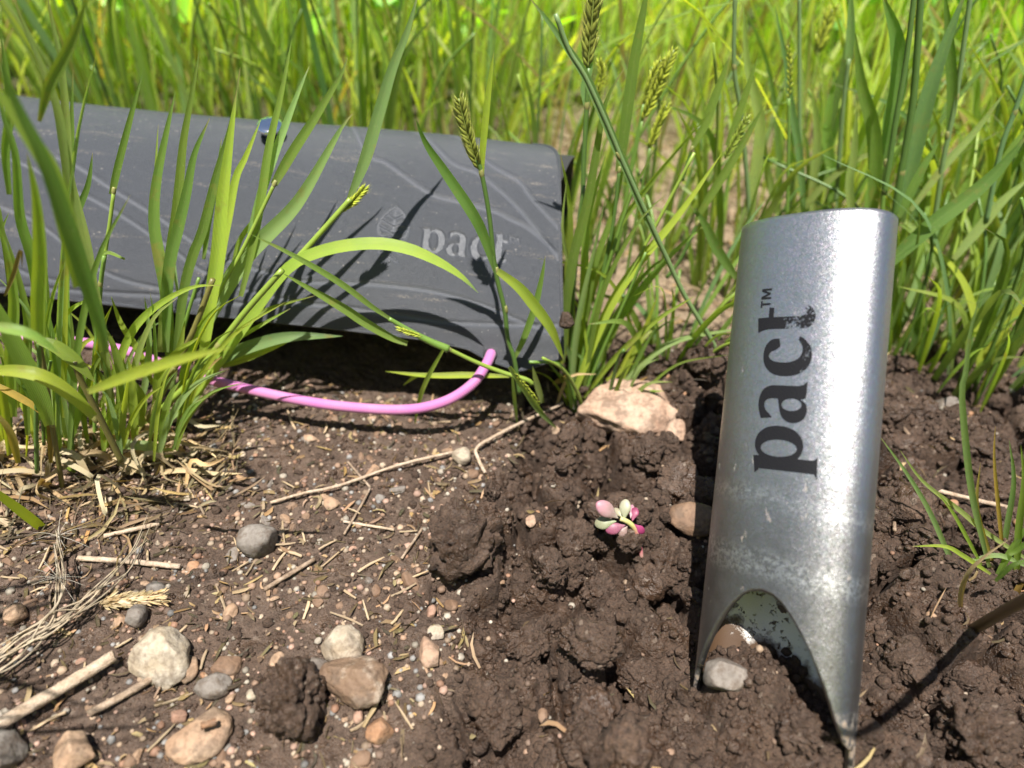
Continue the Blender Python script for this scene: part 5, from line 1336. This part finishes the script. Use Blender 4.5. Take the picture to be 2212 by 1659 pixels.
# tall grass behind and beside the trowel -------------------------------------------------
TT_ = thing('grass_tuft', 'tall blue green grass clump rising behind the trowel', 'grass tuft', gnd(1800, 640))
Y = .30
for a in [([(1620, 520), (1624, 427), (1641, 300), (1637, 233), (1614, 133), (1606, 10)], 27, .30, .1, 'p', {}), ([(1494, 322), (1512, 290), (1524, 267), (1548, 200), (1576, 121)], 21, .27, .1, 'd', {}),
          ([(1570, 315), (1601, 233), (1637, 122)], 17, .27, .1, 'd', {}), ([(1507, 482), (1514, 457), (1591, 333), (1652, 225)], 21, .265, .05, 'd', {}),
          ([(1737, 480), (1727, 333), (1707, 217), (1701, 150), (1674, 12)], 18, .31, .1, 'c', {}), ([(1834, 128), (1838, 60), (1838, -30)], 20, .31, .1, 'c', dict(base=1, peak=.3)),
          ([(1884, 480), (1891, 350), (1884, 267), (1861, 183), (1847, 70)], 34, .30, .08, 'd', {}), ([(1914, 352), (1921, 267), (1941, 183), (1937, 83), (1905, -15)], 38, .28, .1, 'd', dict(base=.35, peak=.5)),
          ([(1945, 480), (1951, 433), (1974, 333), (2007, 200), (2041, 100), (2090, -30)], 38, .28, .1, 'c', {}), ([(2047, 292), (2057, 200), (2048, 58), (2040, -20)], 25, .29, .1, 'd', dict(base=.3)),
          ([(1967, 455), (2041, 357), (2107, 283), (2174, 195)], 19, .29, .1, 'p', {}), ([(1900, 590), (1941, 550), (2024, 477), (2091, 427), (2157, 367), (2225, 285)], 38, .262, .05, 'd', {}),
          ([(1941, 470), (1991, 367), (2028, 308)], 22, .27, .1, 'd', {}), ([(1760, 500), (1755, 400), (1766, 300), (1752, 180)], 22, .33, .1, 'p', {}), ([(1795, 500), (1800, 400), (1786, 280), (1806, 150)], 26, .34, .1, 'g', {}),
          ([(1700, 520), (1670, 420), (1650, 330), (1640, 190)], 20, .34, .1, 'p', {}), ([(1845, 500), (1835, 400), (1845, 330), (1851, 228)], 20, .29, .1, 'p', {}), ([(1870, 500), (1880, 420), (1900, 360), (1960, 290)], 22, .32, .1, 'g', {}),
          ([(1590, 600), (1550, 540), (1520, 480), (1492, 445)], 24, .25, .05, 'd', {}), ([(2100, 520), (2130, 430), (2180, 330), (2230, 260)], 26, .30, .1, 'g', {}), ([(2060, 560), (2110, 500), (2170, 430), (2230, 380)], 24, .28, .1, 'p', {})]:
    leaf(TT_, a[0], a[1], a[2], a[3], a[4], **a[5])
for a in [([(1618, 520), (1617, 433), (1601, 250), (1586, 143), (1588, -20)], 11, .30, .1, 'p', [(1586, 144)]), ([(1440, 600), (1470, 560), (1507, 482)], 9, .265, .05, 'd', [(1507, 482)]), ([(1474, 390), (1494, 322)], 9, .27, .1, 'd', [(1494, 322)]),
          ([(1735, 480), (1730, 350), (1727, 233), (1727, -20)], 10, .32, .1, 'p', []), ([(1800, 520), (1801, 467), (1807, 417), (1821, 233), (1834, 127)], 11, .31, .1, 'p', [(1802, 442)]),
          ([(1900, 500), (1904, 470), (1914, 352)], 11, .28, .1, 'g', [(1914, 352)]), ([(1910, 420), (1924, 333), (1937, 250), (1957, 133), (1976, -20)], 13, .275, .1, 'd', []), ([(1925, 520), (1930, 483), (1947, 370), (1954, 333), (1974, 200), (1990, -20)], 17, .28, .1, 'd', [(1947, 372)]),
          ([(2010, 520), (2020, 467), (2037, 350), (2051, 283), (2067, 200), (2098, -20)], 12, .29, .1, 'p', [(2047, 292), (2066, 208)]), ([(1700, 480), (1703, 330), (1704, 213)], 8, .30, .1, 'g', []), ([(2130, 480), (2160, 330), (2192, 240), (2230, 130)], 12, .28, .1, 'c', [(2192, 242)])]:
    stem(TT_, a[0], a[1], a[2], a[3], a[4], a[5])
ear(TT_, [(1566, 342), (1590, 300), (1614, 252)], 26, .27, .1, 'g'); ear(TT_, [(1704, 215), (1706, 160), (1703, 98)], 17, .30, .1, 'b', None, .4, 9); ear(TT_, [(1762, 120), (1780, 70), (1798, 20)], 34, .36, .1, 'b')

# tall grass standing beside the camera at the left, whose shadows streak the trodden soil
g_ = np.random.default_rng(77); SH = thing('grass_tuft', 'tall grass leaning in beside the camera at the left, out of view', 'grass tuft', (-.235, .055, 0))
for k in range(22):
    b = np.array([-.235 + g_.normal(0, .018), .055 + g_.normal(0, .02), -.004]); tip = np.array([g_.uniform(-.135, -.078), g_.uniform(.045, .115), g_.uniform(.145, .19)])
    m_ = b + (tip - b) * .45 + np.array([-.01, -.01, .075])
    if proj(tip)[0] > -30: tip[0] -= .03
    V, F, U, C = ribbon([b, b * .6 + m_ * .4 + np.array([-.008, 0, .03]), m_, tip], g_.uniform(.0025, .0045), 'gbd'[k % 3], n=16, ac=2); mobj('leaf_blade', V, F, M['grass'], SH, uv=U, col=C)
# front right plants --------------------------------------------------------------------
TF = thing('grass_tuft', 'sparse young grass growing from dug soil at the right edge', 'grass tuft', gnd(2110, 1240))
for a in [([(2137, 1225), (2107, 1103), (2091, 1003), (2078, 853), (2087, 800), (2097, 713), (2128, 612)], 16, .150, .15, 'c', {}), ([(2092, 1292), (2050, 1200), (2007, 1103), (1957, 1020), (1897, 938)], 12, .150, .15, 'p', {}),
          ([(2230, 1215), (2130, 1150), (2074, 1103), (1994, 1040), (1944, 972)], 12, .155, .15, 'p', {}), ([(2140, 1240), (2080, 1200), (2040, 1180), (1970, 1180)], 11, .145, .1, 'b', dict(tipcol=(.6, .55, .3))),
          ([(2120, 1220), (2060, 1110), (2020, 1060)], 9, .15, .1, 'b', {}), ([(2150, 1250), (2190, 1180), (2230, 1120)], 15, .15, .1, 'g', {}), ([(2160, 1240), (2175, 1140), (2190, 1040), (2180, 950)], 13, .16, .1, 'p', {}),
          ([(2195, 1280), (2200, 1150), (2212, 1040), (2205, 960)], 16, .15, .1, 'g', {}), ([(2170, 1230), (2160, 1130), (2148, 1000), (2150, 920)], 9, .16, .1, 'y', {}), ([(2100, 1210), (2160, 1200), (2230, 1230)], 12, .15, .1, 'p', {}),
          ([(2190, 1310), (2200, 1270), (2230, 1230)], 14, .145, .1, 'o', {}), ([(2150, 1230), (2120, 1140), (2110, 1080), (2118, 1000)], 10, .155, .1, 'y', {})]:
    leaf(TF, a[0], a[1], a[2], a[3], a[4], **a[5])
SB = thing('bent_stalk', 'thick dull brown green stalk leaning in at the lower right', 'plant stalk', gnd(2100, 1345))
Y = .137
sp_ = [gnd(x, y, -.002) + t * sun_dir for x, y, t in ((2098, 1358, 0), (2078, 1385, .036), (2040, 1428, .072), (1975, 1490, .104), (1912, 1545, .125), (1850, 1586, .145), (1775, 1592, .165))]
V, F, U, C = tube(sp_, [.0017, .0014, .0010], n=60, sides=9, col=np.array(STEMC['n'])); mobj('stem', V, fixf(F), M['stem'], SB, uv=U, col=C)
print('STALK', [tuple(np.round(proj(p), 2)) for p in sp_])
leaf(SB, [(2098, 1345), (2078, 1330), (2075, 1290), (2090, 1240), (2130, 1200), (2180, 1165)], 12, .137, -.1, 't')
leaf(SB, [(2150, 1255), (2190, 1220), (2240, 1205)], 12, .137, -.1, 'd')
leaf(SB, [(2180, 1198), (2196, 1190), (2230, 1160)], 12, .137, -.1, 'g')

for a in [('low fresh grass right of the trowel, below the tall clump', 2000, 800, 44, .085, .0030, .022, .75, 5, 51), ('leaning grass at the right edge above the grey-brown rock', 2150, 830, 44, .10, .0034, .024, .7, 5, 52),
          ('thick grass at the right edge, halfway up', 2190, 690, 40, .13, .0040, .022, .5, 5, 53), ('short grass between rosy rock and trowel', 1440, 770, 26, .06, .0022, .016, .8, 4, 54),
          ('grass behind the left side of the trowel top', 1560, 620, 30, .11, .0032, .02, .5, 5, 55), ('grass behind the right side of the trowel top', 2010, 620, 46, .13, .0036, .026, .5, 6, 56),
          ('thin grass in the pale gap right of the pouch', 1400, 560, 26, .12, .0026, .02, .5, 6, 57), ('grass far right behind the tall clump', 2150, 560, 46, .16, .0040, .03, .4, 8, 58),
          ('grass directly behind the trowel top, in the middle', 1760, 560, 40, .15, .0036, .028, .4, 8, 59), ('upright grass close behind the pouch end', 1180, 560, 24, .14, .0026, .02, .35, 6, 60),
          ('tuft low behind the trowel, touching its right edge', 1930, 760, 26, .075, .0028, .014, .8, 3, 61), ('small dry-tipped tuft beside the pouch corner', 1290, 880, 24, .045, .0020, .012, .9, 3, 62)]:
    fill_tuft(*a[:6], spread=a[6], lean=a[7], stems=a[8], seed=a[9])
for k, (x, y, lab) in enumerate([(-.22, .40, 'grass rising behind the left end of the pouch'), (-.155, .41, 'grass just left of the button, behind the pouch'), (-.095, .40, 'grass behind the pouch, right of its button'), (-.035, .42, 'thin grass behind the middle of the pouch top'), (-.27, .47, 'broad grass behind the far left of the pouch')]):
    fill_tuft(lab, x, y, 30, .17, .0034, .03, .35, 6, seed=80 + k)
b0 = gnd(1222, 800)

# ------------------------------------------------------------------ the meadow behind
def mass_blades(name, lab, base, hgt, wid, seed, mat='meadow', bright=2.2, yellow=.16):
    g_ = np.random.default_rng(seed); n = len(base); R = 7
    a = g_.uniform(0, 2 * math.pi, n); ln = g_.uniform(.05, .55, n) * hgt; ln = ln * g_.choice([.8, 1, 1.9], n); dr_ = np.stack([np.cos(a), np.sin(a) * .8, np.zeros(n)], -1)
    t = np.linspace(0, 1, R); bend = g_.uniform(0, .5, n)
    C = base[:, None] + dr_[:, None] * (ln[:, None] * t[None] ** 1.7)[..., None]
    C[..., 2] += hgt[:, None] * (t[None] - (bend[:, None] * .45) * t[None] ** 3)
    T = norm(np.gradient(C, axis=1)); f = g_.normal(size=(n, 3)); f[:, 2] *= .3; S = norm(np.cross(T, norm(f)[:, None])); N = np.cross(S, T)
    prof = np.array([.55, .85, 1, .95, .75, .45, .03]); w = wid[:, None] * .5 * prof[None]
    V = np.stack([C - S * w[..., None] + N * w[..., None] * .3, C, C + S * w[..., None] + N * w[..., None] * .3], 2)   # n,R,3,3
    uv = np.zeros((n, R, 3, 2)); uv[..., 0] = np.array([0, .5, 1])[None, None]; uv[..., 1] = t[None, :, None]
    pal = np.array([[.18, .245, .05], [.22, .28, .055], [.28, .325, .055], [.135, .195, .045], [.25, .285, .11], [.22, .26, .095]]); c = pal[g_.integers(0, 6, n)] * g_.uniform(.75, 1.25, (n, 1)) * bright
    yl = g_.random(n) < yellow; c[yl] = np.array([.38, .31, .13]) * g_.uniform(.6, 1.1, (yl.sum(), 1))
    col = np.repeat(np.repeat(c[:, None, None], R, 1), 3, 2)
    idx = np.arange(n * R * 3).reshape(n, R, 3)
    F = np.stack([idx[:, :-1, :-1], idx[:, :-1, 1:], idx[:, 1:, 1:], idx[:, 1:, :-1]], -1).reshape(-1, 4)
    o = mobj(name, V.reshape(-1, 3), F, M[mat], uv=uv.reshape(-1, 2), col=col.reshape(-1, 3)); return setprops(o, lab, None, None, 'stuff')
def field(n, y0, y1, seed, keep=None):
    g_ = np.random.default_rng(seed); y = y0 + (y1 - y0) * g_.random(n * 2) ** 1.3; x = g_.uniform(-1, 1, n * 2) * (.80 * y + .08)
    if keep is not None: k = keep(x, y, g_); x, y = x[k], y[k]
    x, y = x[:n], y[:n]; return np.stack([x, y, H(x, y) - .003], -1)
gm = np.random.default_rng(31)
def sparse(x, y, g_): return ~((x > .0) & (x < .15) & (y < .50) & (g_.random(len(x)) < .72)) & ~((x < .02) & (y < .40))
B = field(1150, .36, .62, 1, sparse); mass_blades('meadow_grass', 'blurred meadow grass close behind', B, gm.uniform(.06, .22, len(B)), gm.uniform(.0012, .0030, len(B)), 2)
B = field(1800, .58, 1.3, 3); mass_blades('meadow_grass', 'bright blurred meadow grass farther back', B, gm.uniform(.12, .36, len(B)), gm.uniform(.0016, .0045, len(B)), 4, bright=2.8)
B = field(3800, 1.2, 5.0, 5); mass_blades('meadow_grass', 'distant meadow grass', B, gm.uniform(.2, .5, len(B)), gm.uniform(.005, .014, len(B)), 6, bright=2.6)
g_ = np.random.default_rng(9); n = 5000; a = g_.uniform(0, 2 * math.pi, n); r = 5 + 40 * g_.random(n) ** 1.5
B = np.stack([np.cos(a) * r, np.sin(a) * r], -1); B = np.column_stack([B, H(B[:, 0], B[:, 1]) - .01]); mass_blades('meadow_grass', 'meadow all round', B, g_.uniform(.25, .6, n), g_.uniform(.02, .06, n), 10)
B = field(1500, .3, 1.6, 12); B[:, 1] *= -1; B[:, 2] = H(B[:, 0], B[:, 1]) - .003; mass_blades('meadow_grass', 'meadow grass behind the camera', B, gm.uniform(.25, .5, len(B)), gm.uniform(.004, .009, len(B)), 13)
# broad-leaved weeds among the meadow grass
def mass_leaves(name, lab, n, test, seed, size=(.012, .028), zr=(.06, .36), yr=(.5, 1.35)):
    g_ = np.random.default_rng(seed); y = g_.uniform(*yr, n * 5); x = g_.uniform(-1, 1, n * 5) * (.78 * y + .05); k = test(x, y); x, y = x[k][:n], y[k][:n]; n = len(x)
    z = g_.uniform(*zr, n); P = np.stack([x, y, z], -1)
    nr = norm(g_.normal(size=(n, 3)) * .55 + np.array([0, -.25, .9])); ax = norm(np.cross(nr, g_.normal(size=(n, 3)))); sd_ = np.cross(nr, ax); L = g_.uniform(*size, n)
    sh_ = np.array([[0, 0, 0], [-.22, .25, .05], [-.34, .55, .07], [-.22, .85, .04], [0, 1, -.05], [.22, .85, .04], [.34, .55, .07], [.22, .25, .05], [0, .5, -.03]])
    V = P[:, None] + L[:, None, None] * (sh_[None, :, 0, None] * sd_[:, None] + sh_[None, :, 1, None] * ax[:, None] + sh_[None, :, 2, None] * nr[:, None])
    b = np.arange(n)[:, None] * 9
    F = np.concatenate([b + np.array([[0, 8, 2, 1]]), b + np.array([[8, 4, 3, 2]]), b + np.array([[0, 7, 6, 8]]), b + np.array([[8, 6, 5, 4]])])
    pal = np.array([[.12, .28, .025], [.16, .34, .028], [.09, .22, .04], [.24, .38, .025]]); c = pal[g_.integers(0, 4, n)] * g_.uniform(.8, 1.25, (n, 1))
    uv = np.tile(np.stack([sh_[:, 0] + .5, sh_[:, 1]], -1), (n, 1))
    o = mobj(name, V.reshape(-1, 3), F, M['meadow'], uv=uv, col=np.repeat(c * 1.9, 9, 0)); return setprops(o, lab, None, None, 'stuff')
mass_leaves('meadow_weeds', 'broad leaved weeds behind the pouch at the left', 4200, lambda x, y: x < -.05 - .1 * np.sin(y * 30), 41)
mass_leaves('meadow_weeds', 'broad leaved weeds behind the trowel at the right', 4400, lambda x, y: x > .22 + .1 * np.sin(y * 23), 42)
mass_leaves('meadow_weeds', 'scattered leaves in the middle of the meadow', 1500, lambda x, y: y > .6, 43)
